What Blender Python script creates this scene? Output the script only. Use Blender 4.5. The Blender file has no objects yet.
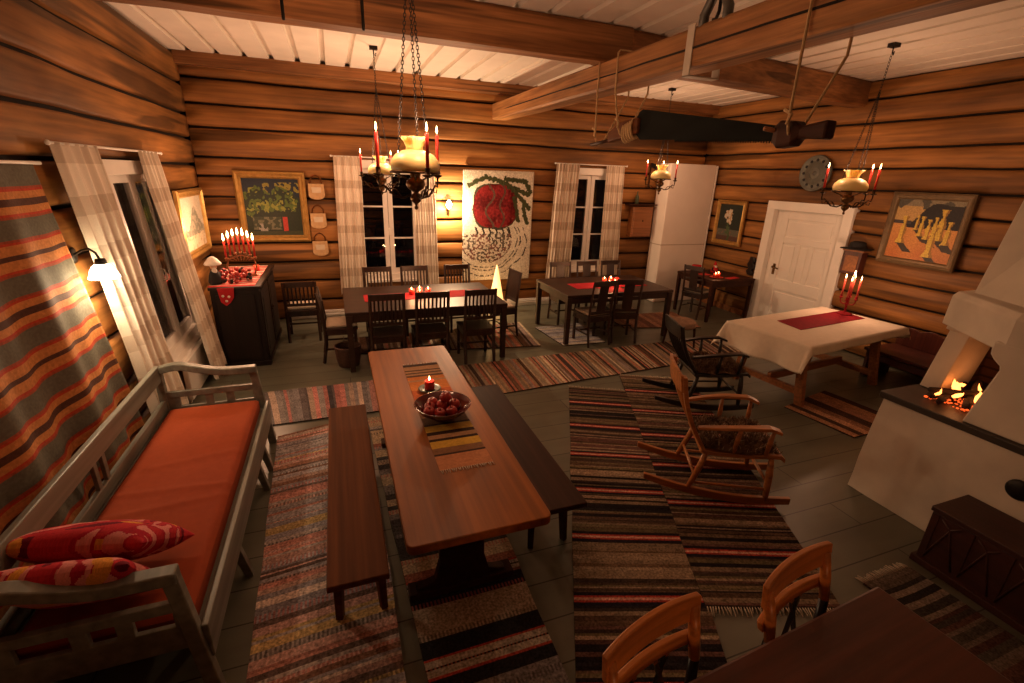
import bpy, bmesh, math, random
from mathutils import Vector, Matrix, Euler, noise
random.seed(7)
C = bpy.context.scene.collection
PI = math.pi
cos, sin = math.cos, math.sin

# ------------------------------------------------------------------ materials
def _new(name):
    m = bpy.data.materials.new(name); m.use_nodes = True
    nt = m.node_tree
    return m, nt, nt.nodes['Principled BSDF']

def plain(name, col, rough=.6, metal=0., var=.12, scale=6., bump=.0, stretch=(1, 1, 1), spec=.5):
    m, nt, b = _new(name)
    tc = nt.nodes.new('ShaderNodeTexCoord'); mp = nt.nodes.new('ShaderNodeMapping')
    mp.inputs['Scale'].default_value = stretch
    n = nt.nodes.new('ShaderNodeTexNoise'); n.inputs['Scale'].default_value = scale; n.inputs['Detail'].default_value = 6
    r = nt.nodes.new('ShaderNodeMapRange'); r.inputs['To Min'].default_value = 1 - var; r.inputs['To Max'].default_value = 1 + var
    r.inputs['From Min'].default_value = .25; r.inputs['From Max'].default_value = .75
    mx = nt.nodes.new('ShaderNodeMix'); mx.data_type = 'RGBA'; mx.blend_type = 'MULTIPLY'; mx.inputs['Factor'].default_value = 1
    mx.inputs['A'].default_value = (*col, 1)
    L = nt.links.new
    L(tc.outputs['Object'], mp.inputs['Vector']); L(mp.outputs['Vector'], n.inputs['Vector'])
    L(n.outputs['Fac'], r.inputs['Value']); L(r.outputs['Result'], mx.inputs['B']); L(mx.outputs['Result'], b.inputs['Base Color'])
    b.inputs['Roughness'].default_value = rough; b.inputs['Metallic'].default_value = metal
    b.inputs['Specular IOR Level'].default_value = spec
    if bump:
        bp = nt.nodes.new('ShaderNodeBump'); bp.inputs['Strength'].default_value = bump; bp.inputs['Distance'].default_value = .01
        L(n.outputs['Fac'], bp.inputs['Height']); L(bp.outputs['Normal'], b.inputs['Normal'])
    return m

def wood(name, c1, c2, axis=0, rough=.5, scale=7., bump=.15, cracks=.0, spec=.5, along=.12):
    m, nt, b = _new(name)
    L = nt.links.new
    tc = nt.nodes.new('ShaderNodeTexCoord')
    def nz(sc, st, det=6, dist=.3):
        mp = nt.nodes.new('ShaderNodeMapping'); s = [1, 1, 1]; s[axis] = st
        mp.inputs['Scale'].default_value = s
        n = nt.nodes.new('ShaderNodeTexNoise'); n.inputs['Scale'].default_value = sc; n.inputs['Detail'].default_value = det
        n.inputs['Distortion'].default_value = dist
        L(tc.outputs['Object'], mp.inputs['Vector']); L(mp.outputs['Vector'], n.inputs['Vector'])
        return n
    n1 = nz(scale, along); n2 = nz(scale * 7, along * .25, 3, .1)
    ramp = nt.nodes.new('ShaderNodeValToRGB')
    ramp.color_ramp.elements[0].position = .3; ramp.color_ramp.elements[0].color = (*c1, 1)
    ramp.color_ramp.elements[1].position = .7; ramp.color_ramp.elements[1].color = (*c2, 1)
    L(n1.outputs['Fac'], ramp.inputs['Fac'])
    r = nt.nodes.new('ShaderNodeMapRange'); r.inputs['From Min'].default_value = .3; r.inputs['From Max'].default_value = .7
    r.inputs['To Min'].default_value = .64; r.inputs['To Max'].default_value = 1.2
    L(n2.outputs['Fac'], r.inputs['Value'])
    mx = nt.nodes.new('ShaderNodeMix'); mx.data_type = 'RGBA'; mx.blend_type = 'MULTIPLY'; mx.inputs['Factor'].default_value = 1
    L(ramp.outputs['Color'], mx.inputs['A']); L(r.outputs['Result'], mx.inputs['B'])
    out = mx.outputs['Result']
    if cracks:
        n3 = nz(scale * 1.3, along * .22, 2, .2)
        r3 = nt.nodes.new('ShaderNodeMapRange'); r3.inputs['From Min'].default_value = .62; r3.inputs['From Max'].default_value = .66
        r3.inputs['To Min'].default_value = 1; r3.inputs['To Max'].default_value = 1 - cracks
        L(n3.outputs['Fac'], r3.inputs['Value'])
        n4 = nz(1.1, .5, 3, .0)
        r4 = nt.nodes.new('ShaderNodeMapRange'); r4.inputs['From Min'].default_value = .35; r4.inputs['From Max'].default_value = .65
        r4.inputs['To Min'].default_value = .6; r4.inputs['To Max'].default_value = 1.3
        L(n4.outputs['Fac'], r4.inputs['Value'])
        ml = nt.nodes.new('ShaderNodeMath'); ml.operation = 'MULTIPLY'
        L(r3.outputs['Result'], ml.inputs[0]); L(r4.outputs['Result'], ml.inputs[1])
        m3 = nt.nodes.new('ShaderNodeMix'); m3.data_type = 'RGBA'; m3.blend_type = 'MULTIPLY'; m3.inputs['Factor'].default_value = 1
        L(out, m3.inputs['A']); L(ml.outputs['Value'], m3.inputs['B']); out = m3.outputs['Result']
    L(out, b.inputs['Base Color'])
    b.inputs['Roughness'].default_value = rough; b.inputs['Specular IOR Level'].default_value = spec
    if bump:
        bp = nt.nodes.new('ShaderNodeBump'); bp.inputs['Strength'].default_value = bump; bp.inputs['Distance'].default_value = .01
        ad = nt.nodes.new('ShaderNodeMath'); ad.operation = 'ADD'
        L(n1.outputs['Fac'], ad.inputs[0]); L(n2.outputs['Fac'], ad.inputs[1])
        L(ad.outputs['Value'], bp.inputs['Height']); L(bp.outputs['Normal'], b.inputs['Normal'])
    return m

def vcol(name, rough=.8, var=.25, scale=90., bump=.3, spec=.2, sheen=0., trans=0.):
    m, nt, b = _new(name); L = nt.links.new
    at = nt.nodes.new('ShaderNodeAttribute'); at.attribute_name = 'Col'
    tc = nt.nodes.new('ShaderNodeTexCoord')
    n = nt.nodes.new('ShaderNodeTexNoise'); n.inputs['Scale'].default_value = scale; n.inputs['Detail'].default_value = 4
    L(tc.outputs['Object'], n.inputs['Vector'])
    r = nt.nodes.new('ShaderNodeMapRange'); r.inputs['From Min'].default_value = .3; r.inputs['From Max'].default_value = .7
    r.inputs['To Min'].default_value = 1 - var; r.inputs['To Max'].default_value = 1 + var
    L(n.outputs['Fac'], r.inputs['Value'])
    mx = nt.nodes.new('ShaderNodeMix'); mx.data_type = 'RGBA'; mx.blend_type = 'MULTIPLY'; mx.inputs['Factor'].default_value = 1
    L(at.outputs['Color'], mx.inputs['A']); L(r.outputs['Result'], mx.inputs['B']); L(mx.outputs['Result'], b.inputs['Base Color'])
    b.inputs['Roughness'].default_value = rough; b.inputs['Specular IOR Level'].default_value = spec
    if bump:
        bp = nt.nodes.new('ShaderNodeBump'); bp.inputs['Strength'].default_value = bump; bp.inputs['Distance'].default_value = .005
        L(n.outputs['Fac'], bp.inputs['Height']); L(bp.outputs['Normal'], b.inputs['Normal'])
    return m

def emit(name, col, strength, base=(.9, .8, .6)):
    m, nt, b = _new(name)
    b.inputs['Base Color'].default_value = (*base, 1)
    b.inputs['Emission Color'].default_value = (*col, 1); b.inputs['Emission Strength'].default_value = strength
    b.inputs['Roughness'].default_value = .4
    return m

def glass(name, col=(1, 1, 1), rough=0., ior=1.45):
    m, nt, b = _new(name)
    b.inputs['Base Color'].default_value = (*col, 1); b.inputs['Transmission Weight'].default_value = 1
    b.inputs['Roughness'].default_value = rough; b.inputs['IOR'].default_value = ior
    return m

def translucent(name, col, rough=.35, wt=.5, emis=None):
    m, nt, b = _new(name)
    b.inputs['Base Color'].default_value = (*col, 1); b.inputs['Roughness'].default_value = rough
    b.inputs['Subsurface Weight'].default_value = wt; b.inputs['Subsurface Radius'].default_value = (.08, .05, .03)
    b.inputs['Subsurface Scale'].default_value = .3
    if emis: b.inputs['Emission Color'].default_value = (*emis[0], 1); b.inputs['Emission Strength'].default_value = emis[1]
    return m

LOG1, LOG2 = (.175, .070, .018), (.38, .168, .046)
M = {
 'log_x': wood('log_wood_x', LOG1, LOG2, 0, .6, 3.2, .5, .6, .3, along=.2),
 'log_y': wood('log_wood_y', LOG1, LOG2, 1, .6, 3.2, .5, .6, .3, along=.2),
 'caulk': plain('dark_caulking', (.010, .006, .004), .95, 0, .4, 30),
 'beam_x': wood('beam_wood_x', (.16, .065, .022), (.42, .19, .07), 0, .6, 6, .4, .6, .3),
 'beam_y': wood('beam_wood_y', (.22, .09, .03), (.55, .27, .10), 1, .6, 6, .4, .6, .3),
 'ceil': plain('white_ceiling_paint', (.86, .80, .72), .6, 0, .07, 3, .05),
 'white_paint': plain('white_gloss_paint', (.86, .82, .76), .4, 0, .05, 4),
 'plaster': plain('white_plaster', (.62, .55, .45), .85, 0, .16, 3.2, .25),
 'oven': plain('white_oven_plaster', (.88, .80, .72), .8, 0, .05, 2.5, .15),
 'sofa': wood('grey_painted_wood', (.17, .17, .14), (.20, .195, .16), 1, .38, 3, .03),
 'dark': wood('dark_brown_wood', (.020, .009, .006), (.045, .018, .010), 2, .38, 8, .08),
 'dark_x': wood('dark_brown_wood_x', (.022, .010, .006), (.05, .021, .012), 0, .42, 8, .06, spec=.4),
 'red_dark': wood('mahogany_wood', (.05, .012, .008), (.10, .024, .014), 2, .35, 6, .06),
 'chest': wood('redbrown_chest_wood', (.034, .008, .005), (.055, .013, .007), 1, .5, 6, .06),
 'black': plain('black_painted_wood', (.014, .010, .009), .3, 0, .2, 8),
 'table': wood('worn_red_table_paint', (.24, .068, .009), (.36, .110, .014), 1, .45, 3, .1, .12, .2),
 'bench': wood('brown_bench_wood', (.10, .032, .008), (.14, .044, .011), 1, .6, 4, .06, spec=.12),
 'bench_dark': wood('dark_bench_wood', (.036, .013, .007), (.052, .018, .009), 1, .6, 4, .06, spec=.15),
 'orange': wood('orange_birch_wood', (.42, .135, .026), (.60, .21, .045), 0, .35, 5, .05),
 'rocker': wood('honey_rocker_wood', (.36, .125, .032), (.52, .20, .055), 0, .35, 5, .05),
 'pine': wood('pine_table_wood', (.25, .09, .03), (.38, .15, .05), 0, .45, 5, .06),
 'fg_table': wood('dark_red_table_wood', (.072, .016, .007), (.11, .025, .010), 0, .42, 4, .08),
 'iron': plain('black_iron', (.02, .017, .015), .45, .7, .2, 20, .1),
 'saw': plain('dark_saw_steel', (.010, .011, .010), .9, 0, .3, 8, .1, (1, .3, 1), spec=.08),
 'brass': plain('aged_brass', (.15, .085, .035), .35, .95, .25, 20),
 'brass_dark': plain('dark_brass', (.055, .030, .014), .4, .9, .25, 20),
 'gold': plain('gilt_frame', (.48, .28, .08), .38, .6, .25, 15, .1),
 'steel': plain('white_strap', (.55, .5, .42), .5, .2, .08, 8),
 'grey_iron': plain('grey_iron', (.12, .12, .11), .5, .6, .2, 12, .1),
 'candle': translucent('red_wax', (.52, .03, .022), .35, .25),
 'candle_pink': translucent('rosy_wax', (.62, .10, .07), .35, .3),
 'flame': emit('flame', (1, .55, .2), 26),
 'shade': translucent('opal_shade', (.86, .63, .28), .42, .5),
 'fire': emit('fire_flame', (1, .26, .05), 5),
 'ember': emit('ember', (1, .10, .015), 1.6, (.05, .02, .01)),
 'charlog': wood('charred_log', (.012, .008, .006), (.05, .022, .012), 0, .9, 12, .4),
 'bulb': emit('lamp_glass', (1, .74, .44), 36, (.9, .9, .85)),
 'bulb_sm': emit('bulb_glass', (1, .72, .38), 40, (.9, .9, .85)),
 'cone': emit('lit_cone', (1, .52, .17), 1.8, (.9, .8, .6)),
 'glass': glass('pane_glass'),
 'red_glass': glass('red_glass', (.9, .08, .05), .1),
 'rug': vcol('rag_rug', .95, .52, 75, .8, .1),
 'cloth': vcol('curtain_cloth', .9, .06, 200, .1, .1),
 'blanket': vcol('wool_blanket', .85, .14, 60, .2, .15),
 'paint': vcol('oil_paint', .55, .22, 70, .3, .3),
 'pile': vcol('woven_pile', .95, .25, 150, .9, .1),
 'mattress': plain('orange_mattress_cloth', (.30, .050, .013), .85, 0, .07, 25, .12, spec=.2),
 'linen': plain('white_linen', (.72, .62, .50), .85, 0, .05, 18, .15, spec=.2),
 'red_cloth': plain('red_cloth', (.42, .018, .022), .85, 0, .12, 40, .1, spec=.2),
 'wine_cloth': plain('wine_red_cloth', (.26, .010, .016), .85, 0, .2, 50, .15, spec=.2),
 'cushion': plain('beige_cushion', (.50, .40, .30), .9, 0, .08, 30, .1, spec=.2),
 'fringe': plain('cotton_fringe', (.50, .42, .33), .95, 0, .2, 60, spec=.1),
 'fur': plain('brown_fleece', (.16, .095, .06), .95, 0, .5, 14, .3, spec=.1),
 'fur2': plain('pale_fleece', (.40, .30, .22), .95, 0, .35, 14, .3, spec=.1),
 'cushion_brown': plain('brown_woollen_pad', (.26, .16, .11), .95, 0, .3, 20, .3, spec=.1),
 'rope': plain('hemp_rope', (.50, .34, .17), .9, 0, .2, 60, .2),
 'birch': plain('birch_bark', (.52, .33, .16), .7, 0, .2, 20, .1),
 'wicker': plain('wicker', (.075, .028, .015), .7, 0, .4, 60, .5),
 'bowl': plain('red_brown_glaze', (.09, .012, .012), .15, 0, .15, 10),
 'apple': plain('red_apple_skin', (.36, .028, .022), .28, 0, .35, 12),
 'plate_green': plain('green_ceramic', (.05, .065, .03), .3, 0, .15, 10),
 'enamel': plain('grey_enamel', (.11, .11, .09), .5, .2, .25, 8),
 'hole': plain('dark_dots', (.02, .02, .02), .8),
 'felt': plain('black_felt', (.012, .010, .010), .9, 0, .2, 20),
 'santa_white': plain('white_wool', (.75, .68, .6), .95, 0, .1, 30, .2),
 'skin': plain('doll_skin', (.6, .34, .22), .6),
 'leaf': plain('dark_leaf', (.025, .04, .018), .5, 0, .3, 20),
 'soot': plain('sooty_brick_back', (.012, .009, .008), .95, 0, .3, 10),
 'stone': plain('hearth_slab', (.034, .023, .015), .5, 0, .25, 8, .1),
 'paper': plain('pale_print', (.6, .5, .36), .8, 0, .1, 20),
}

def floor_mat():
    m, nt, b = _new('grey_green_floorboards'); L = nt.links.new
    tc = nt.nodes.new('ShaderNodeTexCoord')
    br = nt.nodes.new('ShaderNodeTexBrick')
    br.inputs['Scale'].default_value = 1; br.inputs['Brick Width'].default_value = 3.4; br.inputs['Row Height'].default_value = .245
    br.inputs['Mortar Size'].default_value = .0045; br.inputs['Mortar Smooth'].default_value = .2
    br.inputs['Color1'].default_value = (.115, .115, .083, 1); br.inputs['Color2'].default_value = (.140, .137, .10, 1)
    br.inputs['Mortar'].default_value = (.02, .017, .012, 1); br.offset = .37
    L(tc.outputs['Object'], br.inputs['Vector'])
    n = nt.nodes.new('ShaderNodeTexNoise'); n.inputs['Scale'].default_value = 2.5; n.inputs['Detail'].default_value = 8
    mp = nt.nodes.new('ShaderNodeMapping'); mp.inputs['Scale'].default_value = (.5, 2, 1)
    L(tc.outputs['Object'], mp.inputs['Vector']); L(mp.outputs['Vector'], n.inputs['Vector'])
    r = nt.nodes.new('ShaderNodeMapRange'); r.inputs['From Min'].default_value = .3; r.inputs['From Max'].default_value = .7
    r.inputs['To Min'].default_value = .8; r.inputs['To Max'].default_value = 1.15
    L(n.outputs['Fac'], r.inputs['Value'])
    mx = nt.nodes.new('ShaderNodeMix'); mx.data_type = 'RGBA'; mx.blend_type = 'MULTIPLY'; mx.inputs['Factor'].default_value = 1
    L(br.outputs['Color'], mx.inputs['A']); L(r.outputs['Result'], mx.inputs['B']); L(mx.outputs['Result'], b.inputs['Base Color'])
    b.inputs['Roughness'].default_value = .33
    bp = nt.nodes.new('ShaderNodeBump'); bp.inputs['Strength'].default_value = .25; bp.inputs['Distance'].default_value = .004
    L(n.outputs['Fac'], bp.inputs['Height']); L(bp.outputs['Normal'], b.inputs['Normal'])
    return m
M['floor'] = floor_mat()
def brick_mat():
    m, nt, b = _new('firebox_brick'); L = nt.links.new
    tc = nt.nodes.new('ShaderNodeTexCoord'); mp = nt.nodes.new('ShaderNodeMapping')
    mp.inputs['Rotation'].default_value = (PI / 2, 0, 0)
    br = nt.nodes.new('ShaderNodeTexBrick'); br.inputs['Scale'].default_value = 1
    br.inputs['Brick Width'].default_value = .24; br.inputs['Row Height'].default_value = .075; br.inputs['Mortar Size'].default_value = .009
    br.inputs['Color1'].default_value = (.16, .07, .03, 1); br.inputs['Color2'].default_value = (.22, .10, .045, 1); br.inputs['Mortar'].default_value = (.09, .05, .025, 1)
    L(tc.outputs['Object'], mp.inputs['Vector']); L(mp.outputs['Vector'], br.inputs['Vector']); L(br.outputs['Color'], b.inputs['Base Color'])
    b.inputs['Roughness'].default_value = .9
    return m
M['brick'] = brick_mat()

# ------------------------------------------------------------------ mesh building
class MB:
    def __init__(s): s.v = []; s.f = []; s.c = []; s.sm = []; s.mi = []
    def add(s, vs, fs, col=None, smooth=False, mi=0, mat=None):
        b = len(s.v)
        s.v += [tuple(mat @ Vector(p)) for p in vs] if mat else [tuple(p) for p in vs]
        for k, f in enumerate(fs):
            s.f.append([b + i for i in f]); s.c.append(col[k] if isinstance(col, list) else col); s.sm.append(smooth); s.mi.append(mi)
        return s
    def box(s, cx, cy, cz, sx, sy, sz, rot=None, taper=(1, 1), mi=0, col=None):
        x, y, z = sx / 2, sy / 2, sz / 2; tx, ty = taper
        vs = [(-x, -y, -z), (x, -y, -z), (x, y, -z), (-x, y, -z), (-x*tx, -y*ty, z), (x*tx, -y*ty, z), (x*tx, y*ty, z), (-x*tx, y*ty, z)]
        mt = Matrix.Translation((cx, cy, cz))
        if rot: mt = mt @ Euler(rot).to_matrix().to_4x4()
        return s.add(vs, [(0, 3, 2, 1), (4, 5, 6, 7), (0, 1, 5, 4), (1, 2, 6, 5), (2, 3, 7, 6), (3, 0, 4, 7)], col, mat=mt, mi=mi)
    def bar(s, p, q, w, d, up=(0, 0, 1), w2=None, d2=None, mi=0):
        p, q = Vector(p), Vector(q); t = (q - p).normalized(); up = Vector(up)
        a = t.cross(up)
        if a.length < 1e-4: a = t.cross(Vector((1, 0, 0)))
        a.normalize(); bb = a.cross(t).normalized()
        w2 = w if w2 is None else w2; d2 = d if d2 is None else d2
        vs = []
        for o, ww, dd in ((p, w, d), (q, w2, d2)):
            for i, j in ((-1, -1), (1, -1), (1, 1), (-1, 1)): vs.append(o + a * (i * ww / 2) + bb * (j * dd / 2))
        return s.add(vs, [(0, 1, 2, 3), (7, 6, 5, 4), (0, 4, 5, 1), (1, 5, 6, 2), (2, 6, 7, 3), (3, 7, 4, 0)], mi=mi)
    def tube(s, pts, r, n=8, mi=0, cap=True, squash=1.):
        pts = [Vector(p) for p in pts]; N = len(pts)
        rs = r if isinstance(r, (list, tuple)) else [r] * N
        vs = []; a0 = None
        for i, p in enumerate(pts):
            t = (pts[min(i + 1, N - 1)] - pts[max(i - 1, 0)]).normalized()
            if a0 is None:
                ref = Vector((0, 0, 1)) if abs(t.z) < .9 else Vector((1, 0, 0))
                a = t.cross(ref).normalized()
            else:
                a = a0 - t * a0.dot(t)
                a = a.normalized() if a.length > 1e-5 else a0
            a0 = a; b = t.cross(a)
            for k in range(n):
                th = 2 * PI * k / n
                vs.append(p + a * (rs[i] * cos(th)) + b * (rs[i] * squash * sin(th)))
        fs = []
        for i in range(N - 1):
            for k in range(n):
                fs.append((i*n + k, i*n + (k+1) % n, (i+1)*n + (k+1) % n, (i+1)*n + k))
        if cap: fs += [tuple(reversed(range(n))), tuple(range((N-1)*n, N*n))]
        return s.add(vs, fs, smooth=True, mi=mi)
    def lathe(s, prof, n=20, at=(0, 0, 0), mat=None, mi=0, fn=None, flat=False):
        vs = []
        for i, (r, z) in enumerate(prof):
            for k in range(n):
                th = 2 * PI * k / n
                rr = r * (fn(i, th) if fn else 1)
                vs.append((at[0] + rr * cos(th), at[1] + rr * sin(th), at[2] + z))
        fs = []
        for i in range(len(prof) - 1):
            for k in range(n):
                fs.append((i*n + k, i*n + (k+1) % n, (i+1)*n + (k+1) % n, (i+1)*n + k))
        if prof[0][0] > 1e-4: fs.append(tuple(reversed(range(n))))
        if prof[-1][0] > 1e-4: fs.append(tuple(range((len(prof)-1)*n, len(prof)*n)))
        return s.add(vs, fs, smooth=not flat, mat=mat, mi=mi)
    def ball(s, c, r, n=12, sc=(1, 1, 1), mi=0):
        prof = [(max(1e-5, r * sin(PI * i / 8)), -r * cos(PI * i / 8)) for i in range(9)]
        mt = Matrix.Translation(c) @ Matrix.Diagonal((*sc, 1))
        return s.lathe(prof, n, mat=mt, mi=mi)
    def prism(s, poly, d, mat=None, mi=0):        # poly in local xy, extruded 0..d in z
        n = len(poly)
        vs = [(x, y, 0) for x, y in poly] + [(x, y, d) for x, y in poly]
        fs = [tuple(reversed(range(n))), tuple(range(n, 2*n))] + [(i, (i+1) % n, n + (i+1) % n, n + i) for i in range(n)]
        return s.add(vs, fs, mat=mat, mi=mi)
    def grid(s, fn, nu, nv, colf=None, smooth=True, mi=0):
        vs = [fn(i / nu, j / nv) for j in range(nv + 1) for i in range(nu + 1)]
        fs = []; col = []
        for j in range(nv):
            for i in range(nu):
                a = j * (nu + 1) + i
                fs.append((a, a + 1, a + nu + 2, a + nu + 1))
                col.append(colf((i + .5) / nu, (j + .5) / nv) if colf else None)
        return s.add(vs, fs, col if colf else None, smooth, mi)
    def loft(s, rings, cap=True, smooth=False, mi=0):
        n = len(rings[0]); vs = [p for r in rings for p in r]; fs = []
        for i in range(len(rings) - 1):
            for k in range(n): fs.append((i*n + k, i*n + (k+1) % n, (i+1)*n + (k+1) % n, (i+1)*n + k))
        if cap: fs += [tuple(reversed(range(n))), tuple(range((len(rings)-1)*n, len(rings)*n))]
        return s.add(vs, fs, smooth=smooth, mi=mi)
    def build(s, name, mats, parent=None, bevel=0., loc=None, solid=None, fix=True):
        me = bpy.data.meshes.new(name); me.from_pydata(s.v, [], s.f)
        if not isinstance(mats, (list, tuple)): mats = [mats]
        for m in mats: me.materials.append(M[m] if isinstance(m, str) else m)
        for p, sm, mi in zip(me.polygons, s.sm, s.mi): p.use_smooth = sm; p.material_index = mi
        if any(c is not None for c in s.c):
            ca = me.color_attributes.new('Col', 'FLOAT_COLOR', 'CORNER')
            buf = []
            for p, c in zip(me.polygons, s.c):
                c = c or (.5, .5, .5)
                for _ in range(p.loop_total): buf += [c[0], c[1], c[2], 1.0]
            ca.data.foreach_set('color', buf)
        if fix:
            bm = bmesh.new(); bm.from_mesh(me); bmesh.ops.recalc_face_normals(bm, faces=bm.faces); bm.to_mesh(me); bm.free()
        me.update()
        o = bpy.data.objects.new(name, me); C.objects.link(o)
        if parent: o.parent = parent
        if loc: o.location = loc
        if bevel:
            b = o.modifiers.new('bevel', 'BEVEL'); b.width = bevel; b.segments = 2; b.limit_method = 'ANGLE'; b.angle_limit = .7
        if solid is not None:
            sd = o.modifiers.new('solid', 'SOLIDIFY'); sd.thickness = solid; sd.offset = -1
        return o

def tag(o, label=None, cat=None, group=None, kind=None):
    if label: o['label'] = label
    if cat: o['category'] = cat
    if group: o['group'] = group
    if kind: o['kind'] = kind
    return o
def thing(name, label, cat, loc=(0, 0, 0), rz=0., group=None):
    o = bpy.data.objects.new(name, None); C.objects.link(o); o.empty_display_size = .1
    o.location = loc; o.rotation_euler = (0, 0, rz)
    return tag(o, label, cat, group)
KIDS = {}
def copy_tree(o, parent=None):
    c = o.copy(); C.objects.link(c)
    if parent: c.parent = parent
    for ch in [x for x in bpy.data.objects if x.parent == o]: copy_tree(ch, c)
    return c
def place(proto, used, loc, rz, label, group=None):
    o = copy_tree(proto) if used[0] else proto
    used[0] = True
    o.location = loc; o.rotation_euler = (0, 0, rz); o['label'] = label
    if group: o['group'] = group
    return o
def nz(*p): return noise.noise(Vector(p))
def mixc(a, b, t): t = max(0, min(1, t)); return tuple(a[i] + (b[i] - a[i]) * t for i in range(3))
def jit(c, a=.15):
    k = 1 + random.uniform(-a, a); return tuple(max(0, x * k) for x in c)
def light(name, loc, power, col=(1, .53, .30), r=.02):
    l = bpy.data.lights.new(name, 'POINT'); l.energy = power; l.color = col; l.shadow_soft_size = r
    o = bpy.data.objects.new(name, l); C.objects.link(o); o.location = loc
    return o

# ------------------------------------------------------------------ the room
XL, XR, YB, YF, ZC = -1.78, 6.95, 8.04, -2.6, 3.67
def wallx(y, z):                       # the old left wall leans in towards its foot
    s = .085 * max(0., min(1., (7.6 - y) / 1.6))
    return XL + s * max(0., 2.45 - z)

def struct(o): o['kind'] = 'structure'; return o

def logwall(name, mat, pos, length, seams, openings, seed, step=.22):
    """pos(u, z, n): point at distance u along the wall, height z, n out into the room"""
    us = set()
    k = int(length / step)
    for i in range(k + 1): us.add(round(length * i / k, 4))
    for a, b, _, _ in openings: us.add(a); us.add(b)
    us = sorted(us); us = [u for i, u in enumerate(us) if i == 0 or u - us[i-1] > .004]
    prof = [(0, -.07), (.045, -.06), (.075, -.008), (.13, .004), (.5, .010), (.87, .004), (.925, -.008), (.955, -.06)]
    rows = []
    for i in range(len(seams) - 1):
        for t, n in prof: rows.append((i, t, n))
    rows.append((len(seams) - 2, 1., -.06))
    def seamz(i, u):
        if i in (0, len(seams) - 1): return seams[i]
        return seams[i] + .022 * nz(u * .55, i * 7.3, seed) + .010 * nz(u * 1.9, i * 3.1, seed + 5)
    vs = []; zs = []
    for (i, t, n) in rows:
        for u in us:
            z0, z1 = seamz(i, u), seamz(i + 1, u)
            z = z0 + (z1 - z0) * t
            off = n + (.012 * nz(u * 1.3, z * 2.5, seed) + .028 * (random.Random(seed * 100 + i).random() - .5) if n > -.05 else 0)
            vs.append(pos(u, z, off)); 
        zs.append(None)
    nu = len(us); mb = MB(); fs = []; mi = []
    for r in range(len(rows) - 1):
        i, t, n = rows[r]; zc = seams[i] + (seams[i+1] - seams[i]) * (t + rows[r+1][1] if rows[r+1][0] == i else t + 1) / 2
        for c in range(nu - 1):
            uc = (us[c] + us[c+1]) / 2
            if any(a < uc < b and z0 < zc < z1 for a, b, z0, z1 in openings): continue
            fs.append((r*nu + c, r*nu + c + 1, (r+1)*nu + c + 1, (r+1)*nu + c)); mi.append(1 if (t < .04 or t > .95) else 0)
    mb.add(vs, fs, smooth=True)
    mb.mi = mi
    o = mb.build(name, [mat, 'caulk'], fix=False)
    sd = o.modifiers.new('solid', 'SOLIDIFY'); sd.thickness = .14; sd.offset = 1 if name in SOLID_FLIP else -1
    return struct(o)
SOLID_FLIP = {'wall_right', 'wall_front'}

SB = [0, .29, .61, .92, 1.20, 1.56, 1.88, 2.16, 2.42, 2.80, 3.09, 3.40, 3.67]
SL = [0, .36, .70, 1.04, 1.36, 1.68, 2.00, 2.31, 2.65, 2.95, 3.31, 3.67]
SR = [0, .31, .60, .86, 1.13, 1.40, 1.70, 2.00, 2.28, 2.55, 2.81, 3.14, 3.44, 3.67]
WIN1 = (.24, 1.36, .62, 2.40); WIN2 = (3.90, 5.02, .66, 2.42)      # x0,x1,z0,z1
LWIN = (4.90, 6.24, .52, 2.26)                                      # y0,y1
DOOR = (4.93, 6.18, 0., 1.95)
logwall('wall_back', 'log_x', lambda u, z, n: (XL + u, YB - n, z), XR - XL, SB,
        [(WIN1[0] - XL, WIN1[1] - XL, WIN1[2], WIN1[3]), (WIN2[0] - XL, WIN2[1] - XL, WIN2[2], WIN2[3])], 1)
logwall('wall_left', 'log_y', lambda u, z, n: (wallx(YF + u, z) + n, YF + u, z), YB - YF, SL,
        [(LWIN[0] - YF, LWIN[1] - YF, LWIN[2], LWIN[3])], 2)
logwall('wall_right', 'log_y', lambda u, z, n: (XR - n, YF + u, z), YB - YF, SR,
        [(DOOR[0] - YF, DOOR[1] - YF, DOOR[2], DOOR[3])], 3)
logwall('wall_front', 'log_x', lambda u, z, n: (XL + u, YF + n, z), XR - XL, SB, [], 4, .6)

struct(MB().box((XL + XR) / 2, (YB + YF) / 2, -.06, XR - XL + .5, YB - YF + .5, .12).build('floor', 'floor'))

# ceiling: wide white boards running away from the camera with narrow recessed gaps between them
mb = MB(); x = XL - .1; xs = []
poly = []
while x < XR + .1:
    poly += [(x, ZC), (x + .250, ZC), (x + .254, ZC + .055), (x + .316, ZC + .055)]
    x += .32
for (x0, z0), (x1, z1) in zip(poly, poly[1:]):
    mb.add([(x0, YF - .1, z0), (x1, YF - .1, z1), (x1, YB + .1, z1), (x0, YB + .1, z0)], [(0, 1, 2, 3)])
o = struct(mb.build('ceiling', 'ceil', fix=False)); sd = o.modifiers.new('solid', 'SOLIDIFY'); sd.thickness = .08; sd.offset = 1

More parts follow.
